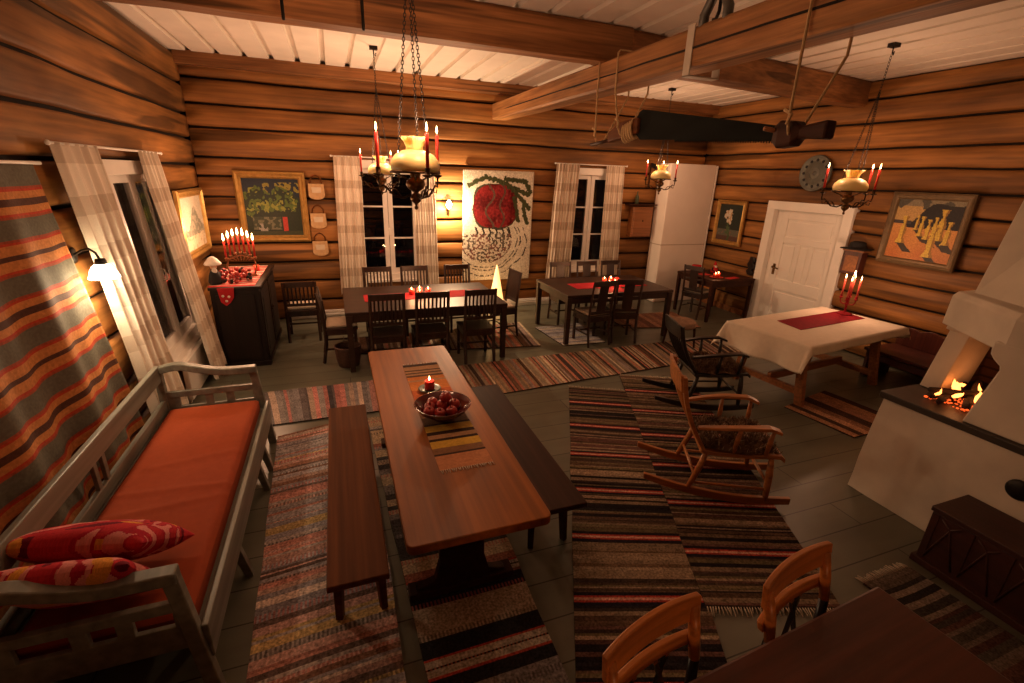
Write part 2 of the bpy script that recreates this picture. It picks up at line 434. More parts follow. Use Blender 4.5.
# roof beams
def rough_beam(name, p, q, w, h, mat, seed, seg=24, h2=None):
    p, q = Vector(p), Vector(q); t = (q - p).normalized(); a = Vector((t.y, -t.x, 0)).normalized()
    rings = []
    for i in range(seg + 1):
        f = i / seg; c = p.lerp(q, f); hh = h + ((h2 or h) - h) * f
        ring = []
        for k, (x, z) in enumerate([(-.5, -.42), (-.42, -.5), (.42, -.5), (.5, -.42), (.5, .42), (.42, .5), (-.42, .5), (-.5, .42)]):
            d = .010 * nz(f * 9, k * 2.7, seed)
            ring.append(tuple(c + a * (x * (w + d)) + Vector((0, 0, z * (hh + d)))))
        rings.append(ring)
    return MB().loft(rings).build(name, mat)
o = struct(rough_beam('trim_1', (2.65, YB, 3.275), (2.65, YF, 3.16), .26, .24, 'beam_y', 3, h2=.27)); o['label'] = 'long hewn ceiling beam running away from the camera'
o = struct(rough_beam('trim_2', (XL, 4.50, 3.51), (2.80, 4.60, 3.51), .23, .31, 'beam_x', 5))
o = struct(rough_beam('trim_3', (2.5, 4.60, 3.51), (XR, 5.18, 3.51), .23, .31, 'beam_x', 6))
o = struct(rough_beam('trim_4', (XL, 7.95, 3.60), (XR, 7.95, 3.60), .16, .16, 'beam_x', 7))

m = MB(); m.tube([(2.521, 7.6 - k * .42, 3.255 - .004 * k + .012 * nz(k * .7, 2, 1)) for k in range(17)], [.001] + [.008 + .004 * nz(k * .9, 5, 2) for k in range(15)] + [.001], 6); m.build('drying_crack', 'caulk', bpy.data.objects['trim_1'])
# straps
s = thing('beam_strap', 'white painted flat iron strap hugging the long ceiling beam', 'strap', (2.65, 3.26, 3.05))
MB().box(-.135, 0, .15, .008, .075, .33).build('side_strap', 'steel', s)
MB().box(0, 0, -.012, .278, .075, .008).build('bottom_strap', 'steel', s)
MB().box(.135, 0, .15, .008, .075, .33).build('side_strap', 'steel', s)
for x, lab in ((-.24, 'black iron strap on the cross beam, left one of two'), (.32, 'black iron strap on the cross beam, right one beside the chandelier chains')):
    s = MB().tube([(0, .02, .30), (0, .0, .18), (0, 0, -.02), (.0, .01, -.035)], .012, 8).build('beam_strap', 'iron', None, loc=(x, 4.355, 3.36)); tag(s, lab, 'strap', 'black iron straps on the cross beam')
s = thing('beam_hook', 'grey curved iron bracket standing on top of the long beam by the white strap', 'bracket', (2.58, 3.08, 3.29))
MB().tube([(-.02, .12, -.03), (-.02, .12, .12), (-.02, .05, .22), (-.02, -.05, .22), (-.02, -.11, .12), (-.02, -.11, -.03)], .034, 8).build('arch', 'grey_iron', s)
MB().tube([(0.0, .0, .23), (.0, .0, .12), (.0, .02, .08), (.0, .05, .08)], .012, 8).build('hook', 'iron', s)

# baseboard with two white heating pipes along the back wall
struct(MB().box((-.85 + 5.8) / 2, YB - .035, .05, 6.65, .03, .10).build('baseboard_back', 'white_paint', bevel=.004))
mb = MB()
for z in (.075, .135): mb.tube([(-.8, YB - .10, z), (5.75, YB - .10, z)], .013, 8)
tag(mb.build('heating_pipes', 'white_paint'), 'pair of thin white heating pipes along the foot of the back wall', 'pipe')
struct(MB().box(XR - .035, 7.0, .05, .03, 1.2, .10).build('baseboard_right', 'pine', bevel=.004))

# ------------------------------------------------------------------ windows and door
def window(name, mapf, w, z0, z1, leaves=2, rows=3):
    """mapf(x, y, z) places a local point: x across, y into room, z up"""
    def bx(mb, x0, x1, za, zb, y0, y1):
        vs = [mapf(x, y, z) for z in (za, zb) for (x, y) in ((x0, y0), (x1, y0), (x1, y1), (x0, y1))]
        mb.add(vs, [(0, 3, 2, 1), (4, 5, 6, 7), (0, 1, 5, 4), (1, 2, 6, 5), (2, 3, 7, 6), (3, 0, 4, 7)])
    c = .13; mb = MB()
    for x0, x1 in ((-c * .3, c * .7), (w - c * .7, w + c * .3)): bx(mb, x0, x1, z0 - .03, z1 + .04, -.16, .035)
    bx(mb, -c * .3, w + c * .3, z1 - .06, z1 + .06, -.16, .04); bx(mb, -c * .3, w + c * .3, z0 - .05, z0 + .06, -.16, .035)
    top = struct(mb.build(name, 'white_paint', bevel=.004))
    s = MB(); bx(s, -.06, w + .06, z0 - .06, z0 - .02, -.05, .09); s.build('window_sill', 'white_paint', top, .004)
    x = c * .7; lw = (w - 1.4 * c) / leaves; fr = .072
    for i in range(leaves):
        a, b = x + lw * i + .004, x + lw * (i + 1) - .004; za, zb = z0 + .06, z1 - .06
        mb = MB()
        bx(mb, a, a + fr, za, zb, -.07, -.02); bx(mb, b - fr, b, za, zb, -.07, -.02)
        bx(mb, a, b, zb - fr, zb, -.069, -.021); bx(mb, a, b, za, za + fr * 1.3, -.069, -.021)
        sash = mb.build('window_sash', 'white_paint', top, .003)
        mb = MB()
        for r in range(1, rows):
            zz = za + fr * 1.3 + (zb - za - fr * 2.3) * r / rows
            bx(mb, a + fr, b - fr, zz - .012, zz + .012, -.062, -.028)
        if rows > 1: mb.build('glazing_bar', 'white_paint', sash)
        mb = MB(); bx(mb, a + fr - .005, b - fr + .005, za + fr, zb - fr + .005, -.048, -.044); mb.build('pane', 'glass', sash)
    hz = z0 + (z1 - z0) * .42; hx = x + lw
    mb = MB(); mb.tube([mapf(hx, -.02, hz + .06), mapf(hx, .02, hz + .05), mapf(hx, .025, hz - .04), mapf(hx, -.02, hz - .06)], .008, 8); mb.build('window_handle', 'white_paint', top)
    return top
window('window_2', lambda x, y, z: (WIN1[0] + x, YB - y, z), WIN1[1] - WIN1[0], WIN1[2], WIN1[3])
window('window_3', lambda x, y, z: (WIN2[0] + x, YB - y, z), WIN2[1] - WIN2[0], WIN2[2], WIN2[3])
window('window_1', lambda x, y, z: (wallx(LWIN[0] + x, z) + y, LWIN[0] + x, z), LWIN[1] - LWIN[0], LWIN[2], LWIN[3], 2, 1)
# white panel radiator under the left window
r = thing('radiator', 'white panel radiator under the left window', 'radiator', (wallx(5.6, .2) + .055, 5.6, .04))
MB().box(0, 0, .21, .05, 1.0, .40).build('panel', 'white_paint', r, .01)
MB().box(0, 0, .42, .07, 1.02, .02).build('top_grille', 'white_paint', r, .004)
for y in (-.42, .42): MB().box(-.03, y, 0, .03, .03, .09).build('foot', 'white_paint', r)

# panelled door in the right wall
def rbox(mb, y0, y1, z0, z1, x0, x1):
    return mb.box((x0 + x1) / 2, (y0 + y1) / 2, (z0 + z1) / 2, abs(x1 - x0), y1 - y0, z1 - z0)
mb = MB(); y0, y1, z1 = DOOR[0], DOOR[1], DOOR[3]
rbox(mb, y0 - .12, y0 + .03, 0, z1 + .10, XR + .10, XR - .045); rbox(mb, y1 - .03, y1 + .12, 0, z1 + .10, XR + .10, XR - .045)
rbox(mb, y0 - .12, y1 + .12, z1 - .03, z1 + .105, XR + .10, XR - .05)
dr = struct(mb.build('door_1', 'white_paint', bevel=.006))
mb = MB(); ya, yb = y0 + .03, y1 - .14; zb = z1 - .035
rbox(mb, yb + .016, y1 - .03, 0, zb, XR + .09, XR + .05)                 # reveal beside the leaf
rbox(mb, ya, yb, .01, zb, XR + .075, XR + .05)
for a, b in ((ya, ya + .13), (yb - .13, yb)): rbox(mb, a, b, .01, zb, XR + .06, XR + .03)
for a, b in ((.01, .20), (.62, .80), (1.40, 1.50), (zb - .13, zb)): rbox(mb, ya + .13, yb - .13, a, b, XR + .06, XR + .031)
for fy in (.355, .645): 
    c = ya + .13 + (yb - ya - .26) * fy; rbox(mb, c - .035, c + .035, .80, 1.40, XR + .06, XR + .031)
for k, (a, b) in enumerate(((0, .32), (.39, .61), (.68, 1))):
    w = yb - ya - .26; rbox(mb, ya + .13 + w * a + .04, ya + .13 + w * b - .04, .84, 1.36, XR + .06, XR + .042)
rbox(mb, ya + .17, yb - .17, 1.54, zb - .17, XR + .06, XR + .042); rbox(mb, ya + .17, yb - .17, .24, .58, XR + .06, XR + .042)
leaf = mb.build('door_leaf', 'white_paint', dr, .005)
mb = MB(); hy = yb - .06; rbox(mb, hy - .022, hy + .022, .86, 1.04, XR + .03, XR + .022)
mb.tube([(XR + .03, hy, .985), (XR - .03, hy, .985), (XR - .035, hy - .03, .985), (XR - .035, hy - .13, .975)], .011, 8); mb.ball((XR + .0, hy, .985), .024)
mb.build('door_handle', 'brass', leaf)

# ------------------------------------------------------------------ white oven column in the far corner
ov = thing('masonry_oven', 'tall white plastered masonry oven in the far corner', 'oven', (6.385, 7.82, 0))
MB().box(-.02, -.02, 1.31, 1.05, .36, 2.62).build('oven_body', 'oven', ov, .02)
MB().box(-.02, -.02, 1.14, 1.06, .366, .014).build('moulding', 'cushion', ov, .003)
MB().box(.515, -.205, 1.31, .03, .02, 2.60).build('corner_strip', 'white_paint', ov, .004)

# ------------------------------------------------------------------ fireplace
fp = thing('fireplace', 'large white plastered open fireplace with a burning log fire', 'fireplace', (0, 0, 0))
BX, BY0, BY1, BZ = 3.82, -.9, 2.06, .815
mb = MB()
def wob(p, k=.008): return tuple(p[i] + k * nz(p[0] * 3, p[1] * 3, p[2] * 3 + i * 9) for i in range(3))
mb.grid(lambda u, v: wob((BX - .055 * (1 - v), BY1 + .03 * (1 - v) - u * (BY1 - BY0), v * BZ), .012), 20, 6)
mb.grid(lambda u, v: wob((BX - .055 * (1 - v) + u * (XR - BX), BY1 + .03 * (1 - v), v * BZ), .012), 16, 6)
mb.add([(BX, BY0, 0), (XR, BY0, 0), (XR, BY0, BZ), (BX, BY0, BZ)], [(0, 1, 2, 3)])
mb.add([(BX, BY0, BZ), (XR, BY0, BZ), (XR, BY1, BZ), (BX, BY1, BZ)], [(0, 1, 2, 3)])
mb.build('hearth_base', 'plaster', fp)
MB().box((BX - .025 + 5.2) / 2, (BY0 + BY1 + .025) / 2, BZ + .010, 5.2 - BX + .025, BY1 + .025 - BY0, .05).build('hearth_slab', 'stone', fp, .006)
TZ = BZ + .035
# front pier with a rounded corbel at the top of the opening
pts = [(-.9, TZ), (1.585, TZ), (1.505, 1.25), (1.512, 1.275), (1.55, 1.305), (1.575, 1.335), (1.58, 1.37), (1.58, 1.42), (-.9, 1.42)]
mt = Matrix(((0, 0, 1, 3.83), (1, 0, 0, 0), (0, 1, 0, 0), (0, 0, 0, 1)))
MB().prism(pts, .46, mt).build('pier', 'plaster', fp, .012)
mb = MB(); mb.loft([[(4.22 + a, 1.94 + b - .07 * (z - TZ) / .5, z) for a, b in ((-s, -s), (.36 + s, -s), (.36 + s, .13 + s), (-s, .13 + s))] for z, s in ((TZ, .0), (1.33, .0), (1.335, .02), (1.42, .02))])
mb.build('pillar', 'plaster', fp, .008)
def ring(z, x0, xd, yd, y1, ye=-.9): return [(XR, y1, z), (x0, y1, z), (xd, yd, z), (xd, ye, z), (XR, ye, z)]
MB().loft([ring(1.36, 4.23, 3.83, 1.52, 2.07), ring(1.58, 4.22, 3.84, 1.52, 2.06), ring(1.615, 4.24, 3.88, 1.52, 2.04)]).build('mantel_band', 'plaster', fp, .01)
MB().loft([ring(1.60, 4.30, 4.04, 1.52, 1.98, -.8), ring(2.4, 4.49, 4.35, 1.50, 1.97, -.75), ring(ZC, 4.82, 4.70, 1.48, 1.96, -.7)]).build('chimney_hood', 'plaster', fp, .01)
MB().box(4.86, 1.75, 1.12, .06, .9, .54).build('firebox_back', 'brick', fp)
MB().box(4.72, 2.02, 1.12, .30, .05, .54).build('firebox_side', 'brick', fp)
# sooty arch lining of the firebox
MB().box(4.60, 1.46, 1.12, .50, .03, .52).build('firebox_lining', 'soot', fp)
mt = Matrix.Translation((BX - .004, 1.19, .585)) @ Matrix.Rotation(-PI / 2, 4, 'Y')
mb = MB().lathe([(.0001, -.002), (.052, -.002), (.06, .0), (.066, .012), (.066, .02), (.058, .03)], 24, mat=mt)
mb.build('soot_hatch', 'iron', fp)
# burning logs
logs = [((3.98, 1.87, .878), (4.50, 1.72, .885), .026), ((3.95, 1.79, .875), (4.45, 1.90, .90), .022), ((4.03, 1.67, .878), (4.55, 1.86, .915), .028), ((4.00, 1.89, .918), (4.40, 1.66, .93), .020)]
labs = ['charred log at the bottom of the burning fire, nearest the hearth edge', 'thin charred log at the left of the burning fire', 'thick charred log at the back of the burning fire', 'charred log lying crosswise on top of the burning fire']
for (a, b, r_), l in zip(logs, labs):
    a, b = Vector(a), Vector(b); mid = (a + b) / 2
    mb = MB(); mb.tube([tuple(a.lerp(b, t) - mid + Vector((0, .006 * sin(t * 9), .005 * cos(t * 7)))) for t in (0, .2, .4, .6, .8, 1)], [r_ * k for k in (.9, 1, .95, 1.03, .97, .88)], 9)
    o = mb.build('firewood_log', 'charlog', loc=tuple(mid)); tag(o, l, 'log', 'burning logs in the fireplace')
mb = MB()
rnd = random.Random(3)
for k in range(12):
    x = 3.98 + .42 * rnd.random(); y = 1.64 + .24 * rnd.random(); h = .03 + .06 * rnd.random(); w = .012 + .014 * rnd.random()
    lean = Vector((rnd.uniform(-.03, .06), rnd.uniform(-.03, .03), 0))
    mb.tube([Vector((x, y, .90)) + lean * t + Vector((.012 * sin(t * 5 + k), .012 * cos(t * 4 + k), h * t)) for t in (0, .25, .5, .75, 1)], [w * .7, w, w * .8, w * .45, .001], 7, squash=.6)
tag(mb.build('flames', 'fire'), 'orange flames licking over the logs in the fireplace', 'fire', kind='stuff')
mb = MB()
for k in range(130):
    mb.ball((3.97 + .45 * rnd.random(), 1.62 + .28 * rnd.random(), .862 + .010 * rnd.random()), .005 + .008 * rnd.random(), 6, (1, 1, .6))
tag(mb.build('embers', 'ember'), 'bed of glowing red embers under the burning logs', 'embers', kind='stuff')
light('light_fire', (4.40, 1.76, 1.02), .35, (1, .36, .12), .06)
light('light_fire_low', (4.02, 1.72, .96), .35, (1, .36, .12), .04)

# ------------------------------------------------------------------ rag rugs
def rug(name, label, corners, palette, seed, group=None, band=(.02, .05), fringe=(0, 0), z=.004, w=2, ripple=.004, special=None, teeth=False):
    """corners: start-left, start-right, end-right, end-left on the floor; stripes run across, stacked from start to end"""
    rnd = random.Random(seed)
    a, b, c, d = [Vector((*p, 0)) for p in corners]
    L = ((d - a).length + (c - b).length) / 2
    mb = MB(); s = 0.; bands = []
    while s < L:
        t = rnd.uniform(*band); bands.append((s, min(L, s + t), palette(s / L, rnd))); s += t
    if special: bands = special(L, bands, rnd)
    NU = 64 if teeth else 14
    cuts = []
    for s0, s1, col in bands:
        n = max(1, int((s1 - s0) / .03))
        for k in range(n): cuts.append((s0 + (s1 - s0) * k / n, s0 + (s1 - s0) * (k + 1) / n, col))
    def P(u, s, top):
        f = s / L
        l = a.lerp(d, f); r = b.lerp(c, f)
        ed = .010 * nz(s * 2.2, seed, u * 3)
        wob = .012 * nz(s * .9, seed * 3.1, 1 + u)
        p = l.lerp(r, u) + (r - l).normalized() * (ed if u in (0, 1) else 0) + (d - a).normalized() * wob
        zz = z + (.007 + ripple * (1 + nz(p.x * 2.3, p.y * 2.3, seed)) if top else 0)
        return (p.x, p.y, zz)
    vs = []; fs = []; cols = []
    S = [cuts[0][0]] + [c_[1] for c_ in cuts]
    for s in S:
        for i in range(NU + 1): vs.append(P(i / NU, s, True))
    for j, (s0, s1, col) in enumerate(cuts):
        for i in range(NU):
            q = j * (NU + 1) + i
            fs.append((q, q + 1, q + NU + 2, q + NU + 1))
            cc = col
            if teeth and j % 6 == 2: cc = col if i % 2 else mixc(col, (.42, .12, .10) if j % 4 else (.05, .04, .04), .6)
            cols.append(jit(cc, .16))
    # edge skirts
    base = len(vs)
    edge = [i for i in range(NU + 1)] + [j * (NU + 1) + NU for j in range(1, len(S))] + [(len(S) - 1) * (NU + 1) + i for i in range(NU - 1, -1, -1)] + [j * (NU + 1) for j in range(len(S) - 2, 0, -1)]
    for e in edge: vs.append((vs[e][0], vs[e][1], z - .003))
    n = len(edge)
    for k in range(n):
        fs.append((edge[k], base + k, base + (k + 1) % n, edge[(k + 1) % n])); cols.append((.05, .035, .03))
    mb.add(vs, fs, cols, smooth=False)
    o = mb.build(name, 'rug', fix=True)
    tag(o, label, 'rug', group)
    for end, on in enumerate(fringe):
        if not on: continue
        fb = MB(); p, q, dr = (a, b, (a - d).normalized()) if end == 0 else (d, c, (d - a).normalized())
        m = int((q - p).length / .016)
        for k in range(m):
            x = p.lerp(q, (k + .5) / m); e = x + dr * rnd.uniform(.035, .06) + (q - p).normalized() * rnd.uniform(-.012, .012)
            fb.tube([(x.x, x.y, z + .008), ((x.x + e.x) / 2, (x.y + e.y) / 2, z + .008), (e.x, e.y, z + .003)], [.004, .0035, .0025], 5)
        fb.build('fringe', 'fringe', o)
    return o
def pal(*cols):
    return lambda f, rnd: jit(rnd.choice(cols), .25)
WARM = [(.30, .20, .12), (.12, .07, .045), (.22, .17, .12), (.38, .15, .10), (.045, .03, .026), (.42, .34, .24), (.25, .19, .17)]
PINKY = [(.46, .22, .18), (.32, .29, .30), (.26, .24, .26), (.46, .33, .15), (.13, .09, .08), (.42, .28, .23), (.36, .31, .29), (.52, .42, .36), (.26, .14, .10), (.48, .30, .26), (.34, .31, .31)]
DARKR = [(.15, .095, .06), (.21, .15, .10), (.075, .045, .03), (.10, .06, .04), (.016, .012, .013), (.26, .19, .13), (.13, .10, .055), (.11, .055, .045), (.018, .014, .015), (.05, .033, .026)]
def red_lines(period, off):
    def f(L, bands, rnd):
        lines = []; s = off
        while s < L - .05:
            lines += [(s - .045, s - .022, (.015, .012, .016)), (s - .022, s - .008, (.33, .040, .028)), (s - .008, s + .010, (.52, .28, .21)), (s + .010, s + .024, (.33, .040, .028)), (s + .024, s + .05, (.015, .012, .02))]
            s += period
        out = []
        for b in bands:
            segs = [(b[0], b[1])]
            for l0, l1, _ in lines:
                ns = []
                for p, q in segs:
                    if l1 <= p or l0 >= q: ns.append((p, q)); continue
                    if p < l0: ns.append((p, l0))
                    if q > l1: ns.append((l1, q))
                segs = ns
            out += [(p, q, b[2]) for p, q in segs if q - p > .001]
        out += [(max(0, l0), l1, c_) for l0, l1, c_ in lines if l1 < L]
        out.sort(); fixed = []
        s = 0
        for p, q, c_ in out:
            fixed.append((s, q, c_)); s = q
        return fixed
    return f
rug('rag_rug', 'long multicoloured rag rug under the left bench, beside the sofa', [(-.66, 4.18), (.12, 4.36), (.13, 1.0), (-.55, 1.0)], pal(*PINKY), 11, band=(.012, .055), teeth=True, ripple=.007)
def near_bands(L, bands, rnd):
    K, B, W_, R_, G = (.022, .020, .022), (.37, .30, .23), (.44, .38, .31), (.40, .06, .04), (.21, .19, .19)
    seq = [(p_ + .09, q_) for p_, q_ in ((2.10, R_), (2.085, W_), (2.06, K), (2.05, W_), (2.02, (.20, .09, .07)), (2.0, K), (1.90, B), (1.70, K), (1.60, R_), (1.588, W_), (1.552, K), (1.542, W_), (1.505, R_), (1.49, K), (1.42, G), (1.24, K), (1.2, B), (1.12, G))]
    s0 = 4.30 - 2.19; out = [b for b in bands if b[1] < s0]; out[-1] = (out[-1][0], s0, out[-1][2])
    for (y, c_), nx in zip(seq, [q[0] for q in seq[1:]] + [1.05]): out.append((4.30 - y, 4.30 - nx, c_))
    return out
def bigpal(f, rnd): return jit(rnd.choice([(.34, .25, .17), (.055, .045, .045), (.10, .085, .08), (.24, .21, .20), (.26, .10, .07), (.40, .30, .20), (.06, .05, .05), (.20, .17, .16), (.045, .04, .04), (.28, .22, .17)]), .15)
rug('rag_rug', 'rag rug under the trestle table with wide beige and black bands', [(.12, 4.30), (.95, 4.30), (.86, 1.05), (.25, 1.05)], bigpal, 15, band=(.03, .12), teeth=True, special=near_bands)
rug('rag_rug', 'pink, grey and black striped rag rug crossing behind the sofa end', [(-.80, 4.42), (-.97, 5.20), (.42, 5.20), (.38, 4.43)], pal((.42, .17, .15), (.20, .18, .18), (.05, .045, .05), (.40, .30, .24), (.26, .23, .22), (.12, .10, .10), (.44, .22, .19)), 21, band=(.02, .06))
rug('rag_rug', 'long brown and cream striped runner rug crossing the middle of the floor', [(.75, 4.40), (.72, 5.36), (5.65, 5.52), (5.45, 4.78)], pal(*WARM), 5, band=(.014, .035))
rug('rag_rug', 'wide brown rag rug with red stripes, left of its twin beside the right bench', [(2.38, 4.42), (3.12, 4.06), (1.58, 1.02), (.85, 1.26)], pal(*DARKR), 8, band=(.007, .034), fringe=(1, 1), special=red_lines(.50, .375))
rug('rag_rug', 'wide brown rag rug with red stripes lying under the two rocking chairs', [(3.14, 4.55), (3.92, 4.18), (2.55, 1.24), (1.80, 1.50)], pal(*DARKR), 9, band=(.007, .034), fringe=(1, 1), special=red_lines(.49, .425), z=.010)
rug('rag_rug', 'brown striped rag rug under the dark table below the left chandeliers', [(.15, 6.15), (.15, 6.80), (2.72, 6.95), (2.62, 5.80)], pal(*WARM), 31, band=(.02, .05))
rug('rag_rug', 'pale bluish rag rug under the left half of the table with red napkins', [(2.86, 6.62), (3.72, 6.68), (3.62, 5.70), (2.94, 5.72)], pal((.36, .32, .30), (.28, .26, .28), (.42, .36, .30), (.20, .18, .22), (.48, .42, .36)), 32, band=(.03, .07))
rug('rag_rug', 'plain brown rag rug beside the right end of the table with red napkins', [(4.30, 6.25), (4.35, 6.95), (5.75, 6.90), (5.60, 5.95)], pal((.30, .16, .10), (.34, .20, .13), (.24, .12, .08), (.16, .08, .06)), 33, band=(.05, .14))
rug('rag_rug', 'small reddish brown rag rug by the corner of the fireplace', [(5.30, 3.48), (5.42, 2.64), (4.56, 2.60), (4.46, 3.30)], pal((.36, .17, .09), (.40, .20, .11), (.30, .14, .08), (.34, .18, .10)), 34, band=(.07, .14), special=lambda L, b, r: [x if i % 3 else (x[0], x[1], (.06, .03, .02)) for i, x in enumerate([(bb[0], bb[1], bb[2]) for bb in b])])
rug('rag_rug', 'dark striped rag rug between the foreground table and the brown wooden chest', [(2.86, 1.33), (3.28, 1.33), (3.32, .3), (2.90, .3)], pal((.06, .05, .04), (.12, .09, .07), (.03, .025, .02), (.10, .05, .04), (.18, .14, .11)), 35, band=(.02, .05), fringe=(1, 0))

# ------------------------------------------------------------------ chairs
def chair(name, label, style, group, wmat='dark', cushion=None, H=.98, w=.42):
    """origin: floor under the seat centre, facing +y"""
    t = thing(name, label, 'chair', group=group); hw = w / 2 - .02; d = .40
    MB().box(0, .0, .435, w, d, .035).build('seat', wmat, t, .006)
    ap = MB()
    for y in (-d/2 + .025, d/2 - .025): ap.box(0, y, .39, w - .05, .018, .06)
    for x in (-hw, hw): ap.box(x, 0, .39, .018, d - .05, .06)
    ap.build('seat_apron', wmat, t)
    for x in (-hw, hw):
        MB().bar((x, d/2 - .03, 0), (x, d/2 - .03, .425), .034, .034).build('leg', wmat, t, .003)
        m = MB(); m.tube([(x, -d/2 - .03, 0), (x, -d/2 + .015, .25), (x, -d/2 + .015, .45), (x, -d/2 - .01, .70), (x, -d/2 - .05, H)], [.020, .022, .022, .020, .018], 4)
        m.sm = [False] * len(m.sm); m.build('leg', wmat, t)
    for x in (-hw, hw): MB().bar((x, -d/2 - .0, .18), (x, d/2 - .03, .18), .018, .022).build('stretcher', wmat, t)
    MB().bar((-hw, .02, .20), (hw, .02, .20), .018, .022).build('stretcher', wmat, t)
    by = lambda z: -d/2 + .015 - (.025 * (z - .45) / .25 if z < .7 else .025 + .04 * (z - .7) / .28)
    b = MB(); top = H - .005
    b.bar((-hw, by(top) , top - .035), (hw, by(top), top - .035), .022, .075)
    low = .60 if H > .9 and style == 'slat' else .53 if style == 'slat' else .55 if style == 'panel' else .50
    b.bar((-hw, by(low), low), (hw, by(low), low), .018, .04)
    if style == 'slat':
        for k in range(7):
            x = -hw + (k + 1) * 2 * hw / 8; b.bar((x, by(low), low), (x, by(top - .04), top - .05), .022, .012, up=(0, 1, 0))
    elif style == 'splat':
        b.bar((0, by(low), low), (0, by(top - .04), top - .05), .15, .012, up=(0, 1, 0))
        b.bar((-hw, by(.70) , .70), (hw, by(.70), .70), .014, .03)
    elif style == 'panel':
        b.bar((0, by(low), low), (0, by(top - .04), top - .05), w - .09, .014, up=(0, 1, 0))
    b.build('backrest', wmat, t, .003)
    if cushion: 
        c = MB(); c.loft([[(x * s, y * s, z) for x, y in ((-w/2+.02, -d/2+.03), (w/2-.02, -d/2+.03), (w/2-.02, d/2-.01), (-w/2+.02, d/2-.01))] for z, s in ((.453, .94), (.462, 1), (.482, 1), (.492, .92))])
        c.build('seat_pad', cushion, t, .006)
    return t
G1 = 'slat back chairs around the dark table with votive candles'
slat = chair('dining_chair', 'x', 'slat', G1, 'dark', None); u = [0]
for x, lab in ((.50, 'dark slat back chair behind the left table, leftmost before the curtain'), (1.04, 'dark slat back chair behind the left table, middle one under the window'), (1.70, 'dark slat back chair behind the left table, rightmost below the sconce')):
    place(slat, u, (x, 6.86, 0), PI, lab)
for x, lab in ((.47, 'dark slat back chair on the near side of the left table, leftmost'), (1.00, 'dark slat back chair on the near side of the left table, middle one'), (1.60, 'dark slat back chair on the near side of the left table, rightmost')):
    place(slat, u, (x, 5.66, 0), 0, lab)
chair('dining_chair', 'small dark slat back chair standing alone beside the dark cabinet', 'slat', 'lone wall chairs', 'dark', 'cushion', .86, .44).location = (-.55, 7.06, 0)
c_ = chair('dining_chair', 'dark chair with a beige seat pad at the left end of the left table', 'slat', 'end chairs of the left table', 'dark', 'cushion', .90, .42); c_.location = (-.06, 6.12, 0); c_.rotation_euler.z = -PI/2
c_ = chair('dining_chair', 'dark solid back chair at the right end of the left table, beside the lit cone', 'panel', 'end chairs of the left table', 'dark', 'cushion', .98, .40); c_.location = (2.20, 6.46, 0); c_.rotation_euler.z = PI/2 + .12
G2 = 'wide splat chairs around the table with red napkins'
spl = chair('dining_chair', 'x', 'splat', G2, 'dark', 'cushion', .97, .40); u = [0]
for x, lab in ((3.48, 'dark splat back chair behind the right table, leftmost before the curtain'), (3.98, 'dark splat back chair behind the right table, middle one under the window'), (4.45, 'dark splat back chair behind the right table, rightmost towards the oven')):
    place(spl, u, (x, 6.86, 0), PI, lab)
for x, y, rz, lab in ((3.42, 5.82, .10, 'dark splat back chair on the near side of the right table, left one'), (3.93, 5.84, -.25, 'dark splat back chair on the near side of the right table, right one turned slightly')):
    place(spl, u, (x, y, 0), rz, lab)
c_ = chair('dining_chair', 'dark chair drawn up to the small corner table before the oven', 'splat', 'corner table chairs', 'dark', 'cushion', .93, .40); c_.location = (6.02, 6.62, 0); c_.rotation_euler.z = -1.25

def birch_chair(label):
    t = thing('dining_chair', label, 'chair', group='orange birch chairs at the foreground table'); w = .44; hw = w/2 - .02; d = .42
    MB().box(0, .02, .44, w, d, .03).build('seat', 'orange', t, .008)
    for x in (-hw, hw):
        MB().bar((x, d/2 - .03, 0), (x, d/2 - .03, .425), .036, .036).build('leg', 'black', t, .003)
        MB().tube([(x, -d/2 - .02, 0), (x, -d/2 + .02, .25), (x, -d/2 + .02, .45), (x, -d/2 + .01, .66)], [.017, .021, .022, .019], 8).build('leg', 'black', t)
        MB().tube([(x, -d/2 + .01, .655), (x, -d/2 - .01, .76), (x * 1.03, -d/2 - .035, .86)], [.020, .022, .020], 8).build('back_post', 'orange', t)
    def rail(z0, z1, name):
        m = MB(); n = 14; rings = []
        for k in range(n + 1):
            f = -1 + 2 * k / n; x = f * (w/2 + .012); y = -d/2 - .03 - .028 * (1 - f * f); th = .012
            zt = z1 + .006 * (1 - f * f); yy = y - .10 * (z0 - .83)
            rings.append([(x, yy - th, z0), (x, yy + th, z0), (x, yy + th - .012, zt), (x, yy - th - .012, zt)])
        m.loft(rings); m.build(name, 'orange', t, .005)
    rail(.80, .90, 'crest_rail'); rail(.70, .735, 'middle_rail')
    m = MB()
    for s in (-1, 1):
        for x in (-.085, .085): m.bar((x - s * .045, -d/2 - .035, .46), (x + s * .045, -d/2 - .055, .715), .016, .014, up=(0, 1, 0))
    m.build('cross_splat', 'black', t)
    for s in (-1, 1):
        for x in (-.085, .085): MB().bar((x + s * .028, -d/2 - .052, .66), (x + s * .047, -d/2 - .06, .72), .019, .018, up=(0, 1, 0)).build('splat_tip', 'orange', t)
    MB().bar((-hw, 0, .2), (hw, 0, .2), .018, .02).build('stretcher', 'black', t)
    return t
bc = birch_chair('x'); u = [0]; bases = []
for (x, y, rz, lab) in ((.95, .68, PI + .22, 'orange birch chair at the foreground table, in front of the left red striped rug'), (1.655, .72, PI + .20, 'orange birch chair with black legs at the foreground table, the one nearest the chest'), (.17, .60, PI + .12, 'orange birch chair of which only the top edge shows at the bottom edge')):
    place(bc, u, (x, y, 0), rz, lab)
place(bc, u, (2.56, .24, 0), PI/2 + .1, 'orange birch chair at the right end of the foreground table by the dark chest')

